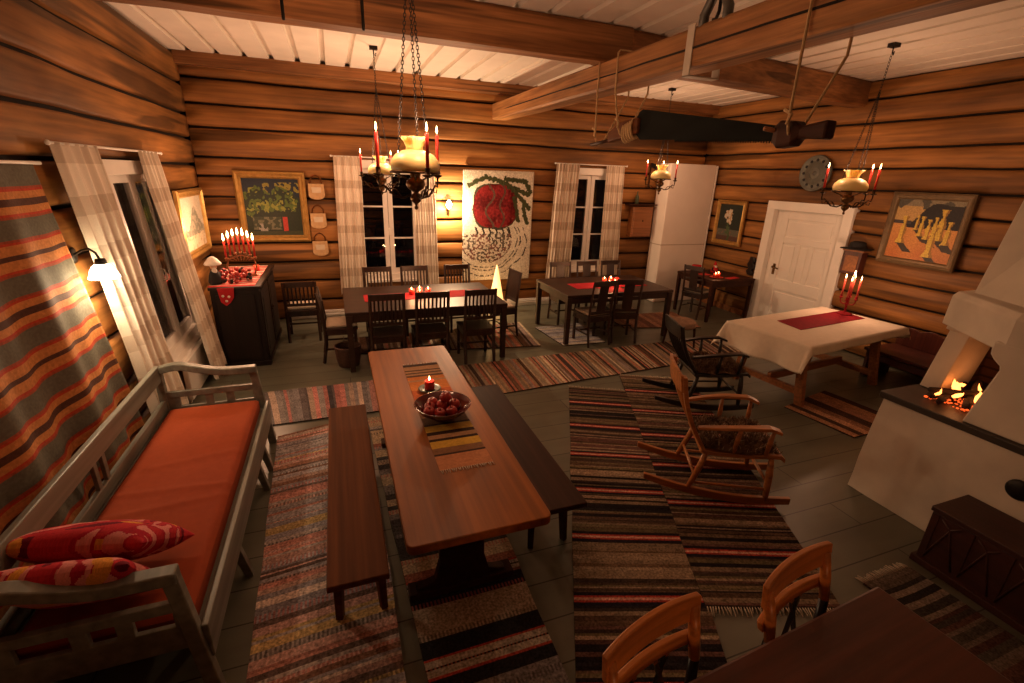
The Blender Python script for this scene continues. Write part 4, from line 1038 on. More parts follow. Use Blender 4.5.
# ------------------------------------------------------------------ chandeliers
def chain_mesh(p, q, link=.030, r=.0024):
    p, q = Vector(p), Vector(q); L = (q - p).length; n = max(2, int(L / (link * .72))); t = (q - p).normalized()
    a = t.cross(Vector((.3, .9, .1))).normalized(); b = t.cross(a); m = MB()
    for k in range(n):
        c = p.lerp(q, (k + .5) / n); s = a if k % 2 else b
        pts = [c + t * (link * .5 * cos(th)) + s * (link * .27 * sin(th)) for th in [2 * PI * i / 8 for i in range(9)]]
        m.tube(pts, r, 4, cap=False)
    return m
def chandelier(label, c, hook, angs, s=1., power=1.6, heights=None, ring=.92):
    """c: centre of the opal shade; hook: x, y of the ceiling hook"""
    cx, cy, cz = c
    t = thing('chandelier', label, 'chandelier', (cx, cy, cz), group='brass oil lamp chandeliers with red candles')
    hx, hy, hz = hook[0] - cx, hook[1] - cy, ZC - cz
    m = MB(); m.box(hx, hy, hz - .02, .09, .07, .035); m.tube([(hx, hy, hz - .03), (hx, hy, hz - .08), (hx + .02, hy, hz - .10), (hx + .025, hy, hz - .07)], .007, 6); m.build('ceiling_hook', 'iron', t)
    top = (hx * .72, hy * .72, ring * s)
    chain_mesh((hx, hy, hz - .09), top, .036).build('chain', 'iron', t)
    sh = MB(); sh.lathe([(.060, .072), (.085, .066), (.125, .045), (.156, .010), (.165, -.022), (.160, -.052), (.152, -.066), (.147, -.064), (.155, -.048), (.159, -.02), (.150, .008), (.120, .040), (.08, .060), (.056, .066)], 32)
    sh.lathe([(.058, .066), (.056, .09), (.064, .12), (.084, .152), (.079, .153), (.059, .12), (.051, .09), (.054, .062)], 32, fn=lambda i, th: 1 + (.22 * sin(6 * th) if i in (3, 4) else .13 * sin(6 * th) if i in (2, 5) else .05 * sin(6 * th)))
    sh.v = [(x * s, y * s, z * s) for x, y, z in sh.v]
    sh.build('shade', 'shade', t)
    rg = MB(); rg.tube([(.162 * s * cos(a), .162 * s * sin(a), -.068 * s) for a in [2 * PI * k / 28 for k in range(29)]], .009 * s, 6, cap=False)
    for k in range(3): a = 2 * PI * k / 3 + .4; rg.tube([(.16*s*cos(a), .16*s*sin(a), -.07*s), (.09*s*cos(a), .09*s*sin(a), -.10*s), (.05*s*cos(a), .05*s*sin(a), -.12*s)], .006*s, 6)
    rg.build('shade_ring', 'brass_dark', t)
    f = MB(); f.lathe([(.0001, -.315), (.010, -.308), (.014, -.295), (.006, -.285), (.012, -.272), (.032, -.255), (.040, -.232), (.028, -.212), (.016, -.20), (.024, -.19), (.052, -.172), (.066, -.145), (.058, -.118), (.03, -.105), (.034, -.09), (.038, -.06), (.03, -.05), (.03, .01), (.0001, .012)], 20)
    f.v = [(x * s, y * s, z * s) for x, y, z in f.v]; f.build('oil_font', 'brass', t)
    for k, a in enumerate(angs):
        R_ = .242 * s; dx, dy = cos(a), sin(a)
        def P(r, z): return (r * dx, r * dy, z * s)
        am = MB(); am.tube([P(.03*s, -.21), P(.08*s, -.235), P(.14*s, -.225), P(.19*s, -.175), P(.21*s, -.155), P(.236*s, -.165), P(R_, -.13), P(R_, -.09)], .0075 * s, 7)
        am.tube([P(.10*s, -.232), P(.13*s, -.185), P(.165*s, -.175), P(.175*s, -.205), P(.155*s, -.21)], .006 * s, 6)
        am.tube([P(.19*s, -.165), P(.20*s, -.20), P(.225*s, -.205), P(.23*s, -.18)], .005 * s, 6)
        am.lathe([(.012*s, -.10*s), (.034*s, -.088*s), (.036*s, -.083*s), (.015*s, -.078*s), (.017*s, -.045*s), (.019*s, -.04*s)], 14, at=(R_ * dx, R_ * dy, 0))
        am.build('arm', 'brass_dark', t)
        hh = (heights[k] if heights else .24)
        cd = MB().lathe([(.0115, -.075*s), (.0115, hh - .075*s - .006), (.006, hh - .075*s), (.0001, hh - .075*s + .001)], 12, at=(R_ * dx, R_ * dy, 0)).build('candle', 'candle', t)
        fz = hh - .075 * s + .002
        MB().tube([(R_*dx, R_*dy, fz - .004), (R_*dx, R_*dy, fz + .012)], .0013, 5).build('wick', 'black', cd)
        MB().lathe([(.0001, fz + .004), (.0055, fz + .014), (.0065, fz + .024), (.004, fz + .040), (.0001, fz + .058)], 8, at=(R_ * dx, R_ * dy, 0)).build('flame', 'flame', cd)
        light('light_candle', (cx + R_ * dx, cy + R_ * dy, cz + fz + .085), power)
        b = a + .5
        chain_mesh((.13 * s * cos(b), .13 * s * sin(b), -.06 * s), top, .030).build('chain', 'iron', t)
    return t
chandelier('largest brass chandelier with an opal glass shade, hanging nearest above the trestle table', (.53, 3.40, 2.37), (.53, 3.42), [2.99, .71, -1.40], 1.0, 10, [.25, .26, .24], 1.17)
chandelier('brass chandelier with opal shade just behind the largest chandelier', (.58, 6.45, 2.33), (.57, 6.46), [PI - .1, .9, -.55], .98, 15.0)
chandelier('brass chandelier with opal shade hanging before the white oven in the far corner', (5.07, 6.85, 2.40), (5.08, 6.86), [2.75, .85, -.45], .98, 8)
chandelier('brass chandelier with opal shade hanging in front of the white door', (5.30, 3.81, 2.33), (5.36, 3.78), [2.3, -.55, -.10], 1.0, 6)

# ------------------------------------------------------------------ two-man saw hung from the beam
sw = thing('hanging_saw', 'long dark two-handed saw hanging on ropes under the ceiling beam', 'saw', (2.68, 3.3, 2.72))
bot = []; y = .74
def bl(y): return -.065 - .085 * (.74 - y) / 1.58          # lower edge
nT = 46
for k in range(nT):
    yy = .20 - (.20 + .82) * k / nT
    bot += [(yy, bl(yy)), (yy - .011, bl(yy) - .020)]
poly = [(.78, -.01), (.80, .08), (.75, .165), (.70, .185), (-.82, -.065), (-.84, -.10), (-.83, bl(-.83))] + bot[::-1] + [(.70, bl(.70))]
mt = Matrix(((0, 0, 1, -.004), (1, 0, 0, 0), (0, 1, 0, 0), (0, 0, 0, 1)))
MB().prism(poly, .007, mt).build('saw_blade', 'saw', sw)
hl = MB(); hl.loft([[(x, y_, z) for x, z in ((-w_, a), (w_, a), (w_, b_2), (-w_, b_2))] for y_, w_, a, b_2 in ((.72, .03, -.01, .12), (.95, .04, -.04, .11), (1.10, .045, -.055, .07), (1.22, .04, -.07, .03))]); hl.build('handle', 'bench', sw, .016)
m = MB()
for k in range(5): m.tube([(.05 * cos(a), .80 + .035 * k + .01 * sin(a), .035 - .008 * k + .085 * sin(a)) for a in [2 * PI * q / 16 for q in range(17)]], .011, 6, cap=False)
m.build('rope_binding', 'rope', sw)
MB().tube([(-.02, 1.16, -.045), (-.05, 1.52, -.075)], .016, 10).build('handle_peg', 'bench_dark', sw)
hr = MB(); hr.loft([[(x, y_, z) for x, z in ((-w_, a), (w_, a), (w_, b_2), (-w_, b_2))] for y_, w_, a, b_2 in ((-.80, .03, -.16, -.07), (-.86, .05, -.20, -.04), (-.96, .05, -.19, -.05), (-1.0, .035, -.15, -.08), (-1.18, .04, -.165, -.06))]); hr.build('handle', 'bench_dark', sw, .016)
MB().tube([(-.10, -.80, -.085), (.08, -.84, -.11)], .014, 10).build('handle_peg', 'pine', sw)
def loop(label, y, ys, zs, zb, zt):
    x0, x1 = 2.505, 2.855
    m = MB(); m.tube([(2.665, ys, zs - .035), (2.63, ys, zs), (2.60, ys + (y - ys) * .1, zs + .06), (x0, y, zb), (x0 - .005, y, zt), (2.52, y, zt + .02), (2.84, y, zt + .02), (x1 + .005, y, zt), (x1, y, zb), (2.74, ys + (y - ys) * .1, zs + .06), (2.71, ys, zs), (2.665, ys, zs - .035)], .0085, 8)
    m.tube([(2.60, ys, zs + .05), (2.59, ys - .03, zs + .10), (2.585, ys + .02, zs + .13)], .010, 7)
    tag(m.build('rope_loop', 'rope'), label, 'rope', 'ropes holding the hanging saw')
loop('hemp rope loop holding the near right end of the hanging saw', 2.27, 2.36, 2.60, 3.02, 3.33)
loop('hemp rope loop holding the wooden handle at the far left end of the saw', 4.22, 4.28, 2.72, 3.07, 3.375)
loop('hemp rope loop round the beam at the outermost left peg of the saw', 4.55, 4.72, 2.67, 3.08, 3.38)

# ------------------------------------------------------------------ rocking chairs (facing +x)
def rocking_chair(label, wm, loc, rz, plank, hb):
    t = thing('rocking_chair', label, 'rocking chair', loc, rz, 'rocking chairs on the striped rugs')
    W = .225
    rk = lambda x: .012 + .25 * (x - .06) ** 2
    for s in (-1, 1):
        m = MB(); xs = [-.63 + 1.07 * k / 22 for k in range(23)]
        m.loft([[(x, s * W - .016, rk(x)), (x, s * W + .016, rk(x)), (x, s * W + .016, rk(x) + hh), (x, s * W - .016, rk(x) + hh)] for x, hh in [(x, .062 - .022 * min(1, abs(x + .04) / .62) ** 3) for x in xs]])
        m.build('rocker', wm, t, .005)
        MB().tube([(.27, s * W, rk(.27) + .03), (.265, s * W, .16), (.26, s * W * .98, .28), (.25, s * W * .97, .41)], [.017, .024, .026, .018], 9).build('leg', wm, t)
        MB().tube([(-.30, s * W, rk(-.3) + .03), (-.27, s * W, .16), (-.23, s * W * .95, .28), (-.20, s * W * .92, .41)], [.016, .022, .024, .018], 9).build('leg', wm, t)
        MB().tube([(-.285, s * W, .14), (.265, s * W, .15)], [.011, .011], 7).build('stretcher', wm, t)
        # arm with a turned front post
        m = MB(); rings = []
        for k in range(15):
            f = k / 14; x = -.30 + .56 * f; z = .605 + .065 * f + .015 * sin(f * PI) - .03 * max(0, f - .86) / .14; y = s * (W + .005 + .035 * sin(f * PI * .9)); hw_ = .020 + .016 * f
            rings.append([(x, y - hw_, z - .012), (x, y + hw_, z - .012), (x, y + hw_, z + .012), (x, y - hw_, z + .012)])
        m.loft(rings); m.build('armrest', wm, t, .006)
        for xx in (.20, -.02): MB().tube([(xx, s * W, .43), (xx + .005, s * W * 1.06, .53), (xx + .01, s * (W + .03), .605 + .065 * (xx + .31) / .56)], [.014, .019, .013], 8).build('arm_post', wm, t)
        bx_ = lambda z: -.225 - .22 * ((z - .42) / hb) - .04 * sin((z - .42) / hb * PI)
        m = MB(); zs = [.42 + hb * k / 10 for k in range(11)]
        if plank: m.loft([[(bx_(z) - .016, s * W * .95 - .030, z), (bx_(z) + .016, s * W * .95 - .030, z), (bx_(z) + .016, s * W * .95 + .030, z), (bx_(z) - .016, s * W * .95 + .030, z)] for z in zs])
        else: m.tube([(bx_(z), s * W * .95, z) for z in zs], [.019] * 11, 8)
        m.build('back_post', wm, t, .005 if plank else 0)
    bx_ = lambda z: -.225 - .22 * ((z - .42) / hb) - .04 * sin((z - .42) / hb * PI)
    m = MB(); n = 12; rings = []
    for k in range(n + 1):
        f = -1 + 2 * k / n; y = f * (W + .01); x = bx_(.40 + hb) - .03 * (1 - f * f); zt_ = .43 + hb + .03 * (1 - f * f)
        rings.append([(x + .012, y, .30 + hb), (x - .012, y, .30 + hb), (x - .035, y, zt_), (x - .012, y, zt_)])
    m.loft(rings); m.build('crest_rail', wm, t, .006)
    for k in range(7):
        y = (k - 3) * .056; m = MB(); m.tube([(bx_(z) - .025 * (1 - (y / W) ** 2) * (z - .42) / .6, y * (1 + .0 * z), z) for z in [.43 + (hb - .11) * q_ / 4 for q_ in range(5)]], [.009, .011, .012, .010, .008], 7); m.build('back_spindle', wm, t)
    m = MB(); rings = []
    for x, z in ((-.25, .415), (-.1, .405), (.1, .41), (.25, .43), (.31, .43), (.34, .405)): rings.append([(x, -.235, z - .018), (x, .235, z - .018), (x, .235, z + .014), (x, -.235, z + .014)])
    m.loft(rings); m.build('seat', wm, t, .006)
    for x in (-.26, .26): MB().tube([(x, -W, .20), (x, 0, .20), (x, W, .20)], [.010, .014, .010], 7).build('cross_stretcher', wm, t)
    return t
RK = [('honey coloured wooden rocking chair with armrests, the one nearer the trestle table', 'rocker', (2.72, 2.41, .013), -.50, True, .57), ('black spindle back rocking chair behind the honey coloured one', 'black', (3.65, 3.66, .013), -.32, False, .50)]
for a in RK: rocking_chair(*a)
def fleece(label, loc, rz, mats, seed):
    m = MB(); rnd = random.Random(seed); Mz = Matrix.Translation(loc) @ Matrix.Rotation(rz, 4, 'Z')
    def base(u, v):
        a = (u * 2 - 1); b = v * 2 - 1; x = .03 + a * .27; y = b * .235 * (1 - .12 * a * a)
        return (x, y, .434 + .075 * max(0, (1 - a ** 4) * (1 - b ** 4)) + .03 * nz(x * 9, y * 9, seed) - .03 * max(0, a - .8))
    m.grid(base, 22, 18)
    for k in range(2200):
        u, v = rnd.random(), rnd.random(); p = Vector(base(u, v)); d = Vector((rnd.uniform(-1, 1) + .3, rnd.uniform(-1, 1), rnd.uniform(.4, 1.1))).normalized() * rnd.uniform(.025, .055)
        s = Vector((-d.y, d.x, 0)).normalized() * .006
        m.add([p - s, p + s, p + d * .6 + s * .6, p + d], [(0, 1, 2, 3)], mi=0 if rnd.random() < .8 else 1)
    o = m.build('fleece', mats, solid=None, fix=False); o.matrix_world = Mz
    tag(o, label, 'fleece', 'fleeces on the rocking chairs')
fleece('shaggy brown fleece on the seat of the honey coloured rocking chair', (2.72, 2.41, .013), -.50, ['fur', 'fur2'], 1)
fleece('shaggy brown fleece on the seat of the black rocking chair', (3.65, 3.66, .013), -.32, ['fur', 'fur'], 2)

# ------------------------------------------------------------------ white-clothed table
WT = (5.32, 3.79, 0); WR = .122; WL, WW = 1.86, 1.0
t = thing('trestle_table', 'pine trestle table under a white cloth in front of the white door', 'table', WT, WR)
MB().box(0, 0, .725, WL - .03, WW - .03, .04).build('tabletop', 'pine', t, .006)
for sx in (-1, 1):
    x = sx * (WL / 2 - .22)
    for sy in (-1, 1): MB().bar((x, sy * .30, .70), (x + sx * .02, sy * .42, 0), .09, .06, up=(1, 0, 0)).build('leg', 'pine', t, .005)
    MB().bar((x, -.40, .15), (x, .40, .15), .055, .07).build('leg_rail', 'pine', t, .005)
    MB().bar((x, -.36, .665), (x, .36, .665), .06, .07).build('cross_batten', 'pine', t, .004)
MB().bar((-WL/2 + .22, 0, .19), (WL/2 - .22, 0, .19), .05, .09).build('stretcher', 'pine', t, .005)
OV = {'n': .30, 'f': .16, 'r': .10, 'l': .24}
def cl(u, v):
    s = -WL/2 - OV['n'] + (WL + OV['n'] + OV['f']) * u; q = -WW/2 - OV['r'] + (WW + OV['r'] + OV['l']) * v
    ex = max(0, abs(s) - WL/2); ey = max(0, abs(q) - WW/2); sx = 1 if s > 0 else -1; sy = 1 if q > 0 else -1
    e = math.hypot(ex, ey); x = max(-WL/2, min(WL/2, s)); y = max(-WW/2, min(WW/2, q))
    fl = .16 + .05 * sin(q * 11 + 1) if ex > ey else .05 + .03 * sin(s * 8)
    z = .7505
    if e > 0:
        if ex and ey:
            k = .55; x += sx * (.012 + ex * k * .75); y += sy * (.012 + ey * k * .6); z -= max(0, math.sqrt(e * e) * .86 - .004)
        else:
            if ex: x += sx * (.012 + ex * fl + .018 * sin(q * 13) * ex / .3)
            if ey: y += sy * (.012 + ey * fl + .012 * sin(s * 10) * ey / .3)
            z -= e * .97
    else: z += .0012 * nz(s * 5, q * 5, 3) + (.0025 * math.exp(-(q / .012) ** 2) if True else 0)
    return (x, y, z)
o = MB().grid(cl, 110, 70).build('tablecloth', 'linen', loc=WT, solid=.0025, fix=False); o.rotation_euler.z = WR
o.modifiers['solid'].offset = 1
tag(o, 'white linen tablecloth hanging unevenly over the pine trestle table', 'tablecloth')
strip_cloth('table_runner', 'dark red runner lying on the white tablecloth', 'table runner', [(4.87, 3.64), (4.91, 4.00), (6.20, 4.15), (6.15, 3.80)], .755, [(1., (.23, .008, .016))], ends=False, cut=.05)
cb = thing('candelabra', 'red five branched candelabra with lit candles on the white tablecloth', 'candelabra', (6.08, 4.02, .760), .5)
m = MB(); m.lathe([(.085, 0), (.088, .008), (.06, .016), (.020, .03), (.014, .05), (.012, .14), (.020, .15), (.014, .165), (.012, .21), (.018, .22)], 20)
m.build('stem', 'wine_cloth', cb)
for k, (r_, a, h) in enumerate(((0, 0, .30), (.14, 0, .235), (.14, PI, .235), (.085, 1.35, .24), (.085, -1.8, .24))):
    dx, dy = r_ * cos(a), r_ * sin(a)
    m = MB()
    if r_: m.tube([(0, 0, .16), (dx * .35, dy * .35, .125), (dx * .8, dy * .8, .135), (dx, dy, .17), (dx, dy, .20)], .007, 8)
    m.lathe([(.010, .195), (.022, .20), (.024, .206), (.014, .21), (.016, .235), (.018, .24)], 14, at=(dx, dy, 0)); m.build('branch', 'wine_cloth', cb)
    cd = MB().lathe([(.0115, .212), (.0115, .212 + h - .006), (.005, .212 + h), (.0001, .212 + h)], 12, at=(dx, dy, 0)).build('candle', 'candle_pink', cb)
    MB().lathe([(.0001, .214 + h), (.0055, .224 + h), (.006, .234 + h), (.0035, .25 + h), (.0001, .268 + h)], 8, at=(dx, dy, 0)).build('flame', 'flame', cd)
    ca, sa = cos(.5), sin(.5)
    light('light_candelabra', (6.08 + dx * ca - dy * sa, 4.02 + dx * sa + dy * ca, .76 + .30 + h), 3.6)

# low carved bench behind the table
cbn = thing('carved_bench', 'low dark bench with a scalloped back between the white table and fireplace', 'bench', (6.50, 3.28, 0))
MB().box(.01, 0, .37, .56, .95, .04).build('seat', 'red_dark', cbn, .005)
for y in (-.44, .44):
    MB().box(.02, y, .175, .50, .04, .35).build('end_board', 'red_dark', cbn, .004)
pr = [(-.48, .0), (.48, .0), (.48, .16)] + [(.48 - .96 * k / 40, .20 + .035 * abs(sin(k / 40 * PI * 4)) + .03 * sin(k / 40 * PI)) for k in range(41)] + [(-.48, .16)]
MB().prism(pr, .035, Matrix(((0, 0, 1, .32), (1, 0, 0, 0), (0, 1, 0, .38), (0, 0, 0, 1)))).build('scalloped_back', 'red_dark', cbn, .004)
MB().box(-.24, 0, .30, .03, .86, .08).build('front_rail', 'red_dark', cbn, .004)

# ------------------------------------------------------------------ carved chest by the fireplace
ch = thing('wooden_chest', 'low dark red-brown wooden chest with a carved front against the fireplace', 'chest', (3.572, .52, 0))
MB().box(0, 0, .215, .35, 1.70, .35).build('chest_body', 'chest', ch, .004)
MB().box(-.002, 0, .412, .37, 1.72, .034).build('lid', 'chest', ch, .006)
MB().box(0, 0, .025, .39, 1.74, .05).build('plinth', 'chest', ch, .006)
m = MB()
for k in range(9):
    y = .74 - k * .185
    m.bar((-.176, y + .085, .06), (-.177, y + .085, .385), .008, .03, up=(0, 1, 0))
    m.tube([(-.176, y - .075, .07), (-.177, y - .03, .22), (-.177, y, .33), (-.176, y + .05, .37)], .006, 6); m.tube([(-.176, y + .075, .07), (-.177, y + .03, .22), (-.177, y - .005, .33), (-.176, y - .05, .37)], .006, 6)
m.build('carved_panel', 'chest', ch)

M['frame_brown'] = plain('brown_gilt_frame', (.15, .10, .05), .45, .3, .2, 15, .1)
M['cab'] = wood('black_brown_cabinet_wood', (.010, .005, .004), (.020, .009, .006), 2, .5, 6, .06, spec=.25)
# ------------------------------------------------------------------ dark cabinet with the Christmas things
cab = thing('cabinet', 'tall dark brown wooden cabinet standing in the left back corner', 'cabinet', (-1.175, 6.74, 0))
MB().box(0, 0, .485, .50, 1.36, .95).build('carcass', 'cab', cab, .005)
MB().box(.01, -.01, .978, .54, 1.40, .034).build('top', 'cab', cab, .006)
MB().box(.01, -.01, .03, .53, 1.38, .06).build('plinth', 'cab', cab, .004)
for y in (-.34, .34):
    d_ = MB().box(.256, y, .50, .018, .62, .84).box(.266, y, .50, .008, .46, .66).build('door', 'cab', cab, .004)
    m = MB(); m.tube([(.268, y * .18, .55), (.290, y * .18, .55)], [.008, .012], 10); m.build('knob', 'brass_dark', d_)
MB().box(0, -.69, .50, .40, .012, .80).build('side_panel', 'cab', cab, .004)
ZT = .996
strip_cloth('table_runner', 'red and white striped runner on top of the dark cabinet', 'table runner', [(-1.44, 6.06), (-.96, 6.06), (-.96, 7.36), (-1.44, 7.36)], ZT, sum([[(.055, (.46, .03, .03)), (.028, (.58, .50, .40))] for _ in range(12)], []), ends=False)
# red hanging ornament at the near edge
o = thing('hanging_ornament', 'small red cloth ornament with white hearts hanging from the front edge of the cabinet', 'ornament', (-1.27, 6.018, .80))
MB().prism([(-.07, .19), (.10, .19), (.09, .08), (.05, .02), (.0, -.02), (-.05, .03)], .012, Matrix(((1, 0, 0, 0), (0, 0, 1, -.006), (0, 1, 0, 0), (0, 0, 0, 1)))).build('cloth_flap', 'red_cloth', o, .003)
m = MB()
for x, z in ((-.02, .10), (.04, .09), (.01, .04)): m.ball((x, -.010, z), .015, 8, (1, .4, 1))
m.build('white_hearts', 'santa_white', o)
ca = thing('candle_arch', 'arched candle stand with seven lit red candles on the dark cabinet', 'candelabra', (-1.15, 6.60, ZT + .006), .12)
m = MB(); m.box(0, 0, .015, .30, .07, .03); m.tube([(-.13, 0, .03), (-.16, 0, .12), (-.14, 0, .22), (0, 0, .27), (.14, 0, .22), (.16, 0, .12), (.13, 0, .03)], .010, 8)
for k in range(7):
    x = -.156 + .052 * k; z = .24 + .07 * (1 - (abs(k - 3) / 3) ** 1.6); m.lathe([(.012, z - .03), (.020, z - .01), (.020, z)], 12, at=(x, 0, 0)); m.tube([(x * .5, 0, .20), (x, 0, z - .02)], .006, 6)
m.build('arch_stand', 'pine', ca)
for k in range(7):
    x = -.156 + .052 * k; z = .24 + .07 * (1 - (abs(k - 3) / 3) ** 1.6)
    cd = MB().lathe([(.011, z), (.011, z + .20), (.005, z + .205), (.0001, z + .205)], 12, at=(x, 0, 0)).build('candle', 'candle', ca)
    MB().lathe([(.0001, z + .204), (.010, z + .218), (.012, z + .234), (.008, z + .258), (.0001, z + .292)], 8, at=(x, 0, 0)).build('flame', 'flame', cd)
    light('light_arch', (-1.15 + x, 6.60 + x * .12, ZT + z + .31), 7)
dl = thing('elf_doll', 'small doll with a wide white hat on the dark cabinet, left of the candle arch', 'doll', (-1.38, 6.22, ZT + .006))
MB().lathe([(.06, 0), (.075, .03), (.06, .10), (.035, .16), (.02, .18)], 16).build('body', 'felt', dl)
MB().ball((0, 0, .20), .036, 12).build('head', 'skin', dl)
MB().lathe([(.085, .222), (.09, .235), (.075, .255), (.05, .29), (.02, .315), (.0001, .32)], 18).build('hat', 'santa_white', dl)
MB().ball((.012, -.03, .16), .028, 10, (1, .6, 1.3)).build('beard', 'santa_white', dl)
rnd = random.Random(5); m = MB()
for k in range(70):
    a = rnd.random() * 2 * PI; r_ = .08 + .07 * rnd.random(); m.ball((1.3 * r_ * cos(a), r_ * sin(a), .02 + .11 * rnd.random()), .016 + .012 * rnd.random(), 8, mi=0 if k % 3 else 1)
for k in range(60):
    a = rnd.random() * 2 * PI; p = Vector((.17 * cos(a), .12 * sin(a), .03)); d = Vector((cos(a + rnd.uniform(-1, 1)), sin(a + rnd.uniform(-1, 1)), rnd.uniform(-.2, .8))).normalized() * .06; s_ = Vector((-d.y, d.x, 0)) * .25
    m.add([p, p + d * .5 + s_, p + d, p + d * .5 - s_], [(0, 1, 2, 3)], mi=2)
o = m.build('berry_wreath', ['apple', 'felt', 'leaf'], loc=(-1.22, 6.34, ZT + .006), fix=False); tag(o, 'small wreath of red and dark berries on the dark cabinet', 'wreath')
votive('lit red votive candle at the far right of the dark cabinet', (-1.05, 6.98, ZT + .006), 'votive on the cabinet', True, .6)

# ------------------------------------------------------------------ pictures
def picture(label, w, h, mat4, fn, fw=.075, cat='painting', nu=70, frame='gold', inner='gold'):
    t = thing('framed_painting', label, cat); t.matrix_world = mat4
    m = MB(); x, z = w / 2, h / 2; prof = [(0, 0), (0, .035), (.25, .05), (.55, .032), (.8, .036), (1, .018), (1, 0)]
    rings = []
    for px_, d in prof:
        o_ = fw * px_; rings.append([(-x + o_, d, -z + o_), (x - o_, d, -z + o_), (x - o_, d, z - o_), (-x + o_, d, z - o_)])
    m.loft(rings, cap=False); m.build('frame', frame, t)
    iw, ih = w - 2 * fw, h - 2 * fw; nv = int(nu * ih / iw)
    c = MB(); c.grid(lambda u, v: (-iw/2 - .004 + (iw + .008) * u, .014, ih/2 + .004 - (ih + .008) * v), nu, nv, fn); c.build('canvas', 'paint', t)
    MB().box(0, .005, 0, w - .02, .008, h - .02).build('backing', 'bench_dark', t)
    return t
def back_m(x, z, y=YB - .03): return Matrix(((1, 0, 0, x), (0, -1, 0, y), (0, 0, 1, z), (0, 0, 0, 1)))
def right_m(y, z, x=XR - .03): return Matrix(((0, -1, 0, x), (-1, 0, 0, y), (0, 0, 1, z), (0, 0, 0, 1)))
def left_m(y, z, x, tilt=0): return Matrix(((0, 1, 0, x), (1, 0, 0, y), (0, 0, 1, z), (0, 0, 0, 1)))
def landscape(u, v):
    n1 = nz(u * 5, v * 5, 1); n2 = nz(u * 14, v * 14, 4)
    c = (.010, .016, .030) if v < .30 + .10 * n1 else (.014, .022, .008)
    if .07 < v < .24 and u > .35 and n2 + n1 > .02: c = (.22, .19, .03)
    for cx, cy, r in ((.22, .32, .17), (.45, .45, .16), (.75, .40, .18), (.62, .28, .12), (.12, .55, .12)):
        if math.hypot(u - cx, (v - cy) * .9) < r * (1 + .5 * n2): c = (.07, .11, .014) if n2 > .12 else (.20, .22, .03) if n1 + n2 < -.22 else (.012, .022, .008)
    if .66 < v < .90 and .12 < u < .62: c = (.12, .12, .07) if n2 > .05 else (.035, .045, .02)
    if .78 < v < .93 and .20 < u < .36 and n2 > 0: c = (.26, .25, .22)
    if .66 < v < .93 and .64 < u < .73: c = (.42, .035, .02)
    if v > .92: c = (.035, .04, .014)
    return jit(c, .2)
picture('gilt framed dark green landscape painting with a red door on the back log wall', .94, 1.00, back_m(-.865, 1.745), landscape, .095)
def pale(u, v):
    n1 = nz(u * 4, v * 4, 7); n2 = nz(u * 11, v * 11, 2)
    ridge = .62 - .42 * math.exp(-((u - .60) / .22) ** 2) + .05 * n2
    c = mixc((.50, .44, .34), (.62, .55, .42), v + n1)
    if v > ridge: c = (.20, .20, .15) if n2 > -.1 else (.34, .31, .23)
    if v > .72 + .05 * n1: c = (.60, .50, .34) if n2 < .2 else (.45, .34, .2)
    return jit(c, .12)
picture('pale mountain picture in a gilt frame on the left wall near the corner', 1.14, .80, left_m(7.00, 1.62, wallx(7, 1.6) + .06), pale, .09)
def flower(u, v):
    n2 = nz(u * 12, v * 12, 3); c = (.018, .026, .020)
    if v > .68: c = (.10, .10, .075) if n2 > -.2 else (.16, .10, .07)
    if v > .86: c = (.08, .04, .03)
    if abs(u - .5 - .05 * sin(v * 9)) < .035 and v > .5: c = (.05, .085, .03)
    for k in range(7):
        a = k * 1.9; cx, cy = .5 + .14 * cos(a) * (k % 3) * .6, .32 + .16 * sin(a) * .8
        if math.hypot(u - cx, v - cy) < .085 * (1 + .6 * n2): c = (.55, .50, .40) if n2 > -.1 else (.46, .28, .14)
    if .60 < v < .82 and abs(u - .46) < .09 and n2 > -.1: c = (.07, .11, .05)
    return jit(c, .15)
picture('small gilt framed painting of white flowers on the right wall, beside the white oven', .70, .80, right_m(7.09, 1.61), flower, .075, nu=56)
def desert(u, v):
    n1 = nz(u * 4, v * 4, 5); n2 = nz(u * 13, v * 13, 6)
    c = (.20, .17, .11) if v < .12 else (.42, .27, .10)
    if v < .16 and n1 > .05: c = (.07, .065, .05)
    if v > .42: c = mixc((.50, .24, .07), (.36, .12, .035), (v - .4) * 1.4 + n1 * .3)
    hill = .42 - .36 * (1 / (1 + math.exp(-(u - .40) * 14))) + .03 * sin(u * 9)
    if hill < v < .48 - .02 * u and u > .22: c = (.018, .016, .018)
    if u < .28 and .36 < v < .42: c = (.05, .04, .04)
    for cx, cy, s in ((.19, .52, 1.35), (.38, .38, .75), (.46, .44, .95), (.57, .48, 1.0), (.66, .42, .9), (.75, .40, 1.5), (.87, .52, 1.15), (.67, .68, 1.5)):
        h = .17 * s; dv = (v - cy) / h
        if -1 < dv < 1:
            w = .026 * s * (1.1 + 1.0 * max(0, dv) + .4 * math.cos(dv * 6))
            if abs(u - cx) < w: c = (.52, .36, .06) if u < cx + w * .3 else (.24, .13, .03)
        sx_, sy_ = u - cx, v - cy - h * .95
        if 0 < sy_ < .11 * s and abs(sx_ - sy_ * 1.1) < .05 * s: c = (.035, .028, .022)
    return jit(c, .14)
picture('large framed painting of yellow figures in a desert on the right wall', .90, .90, right_m(3.895, 1.825), desert, .085, frame='frame_brown')

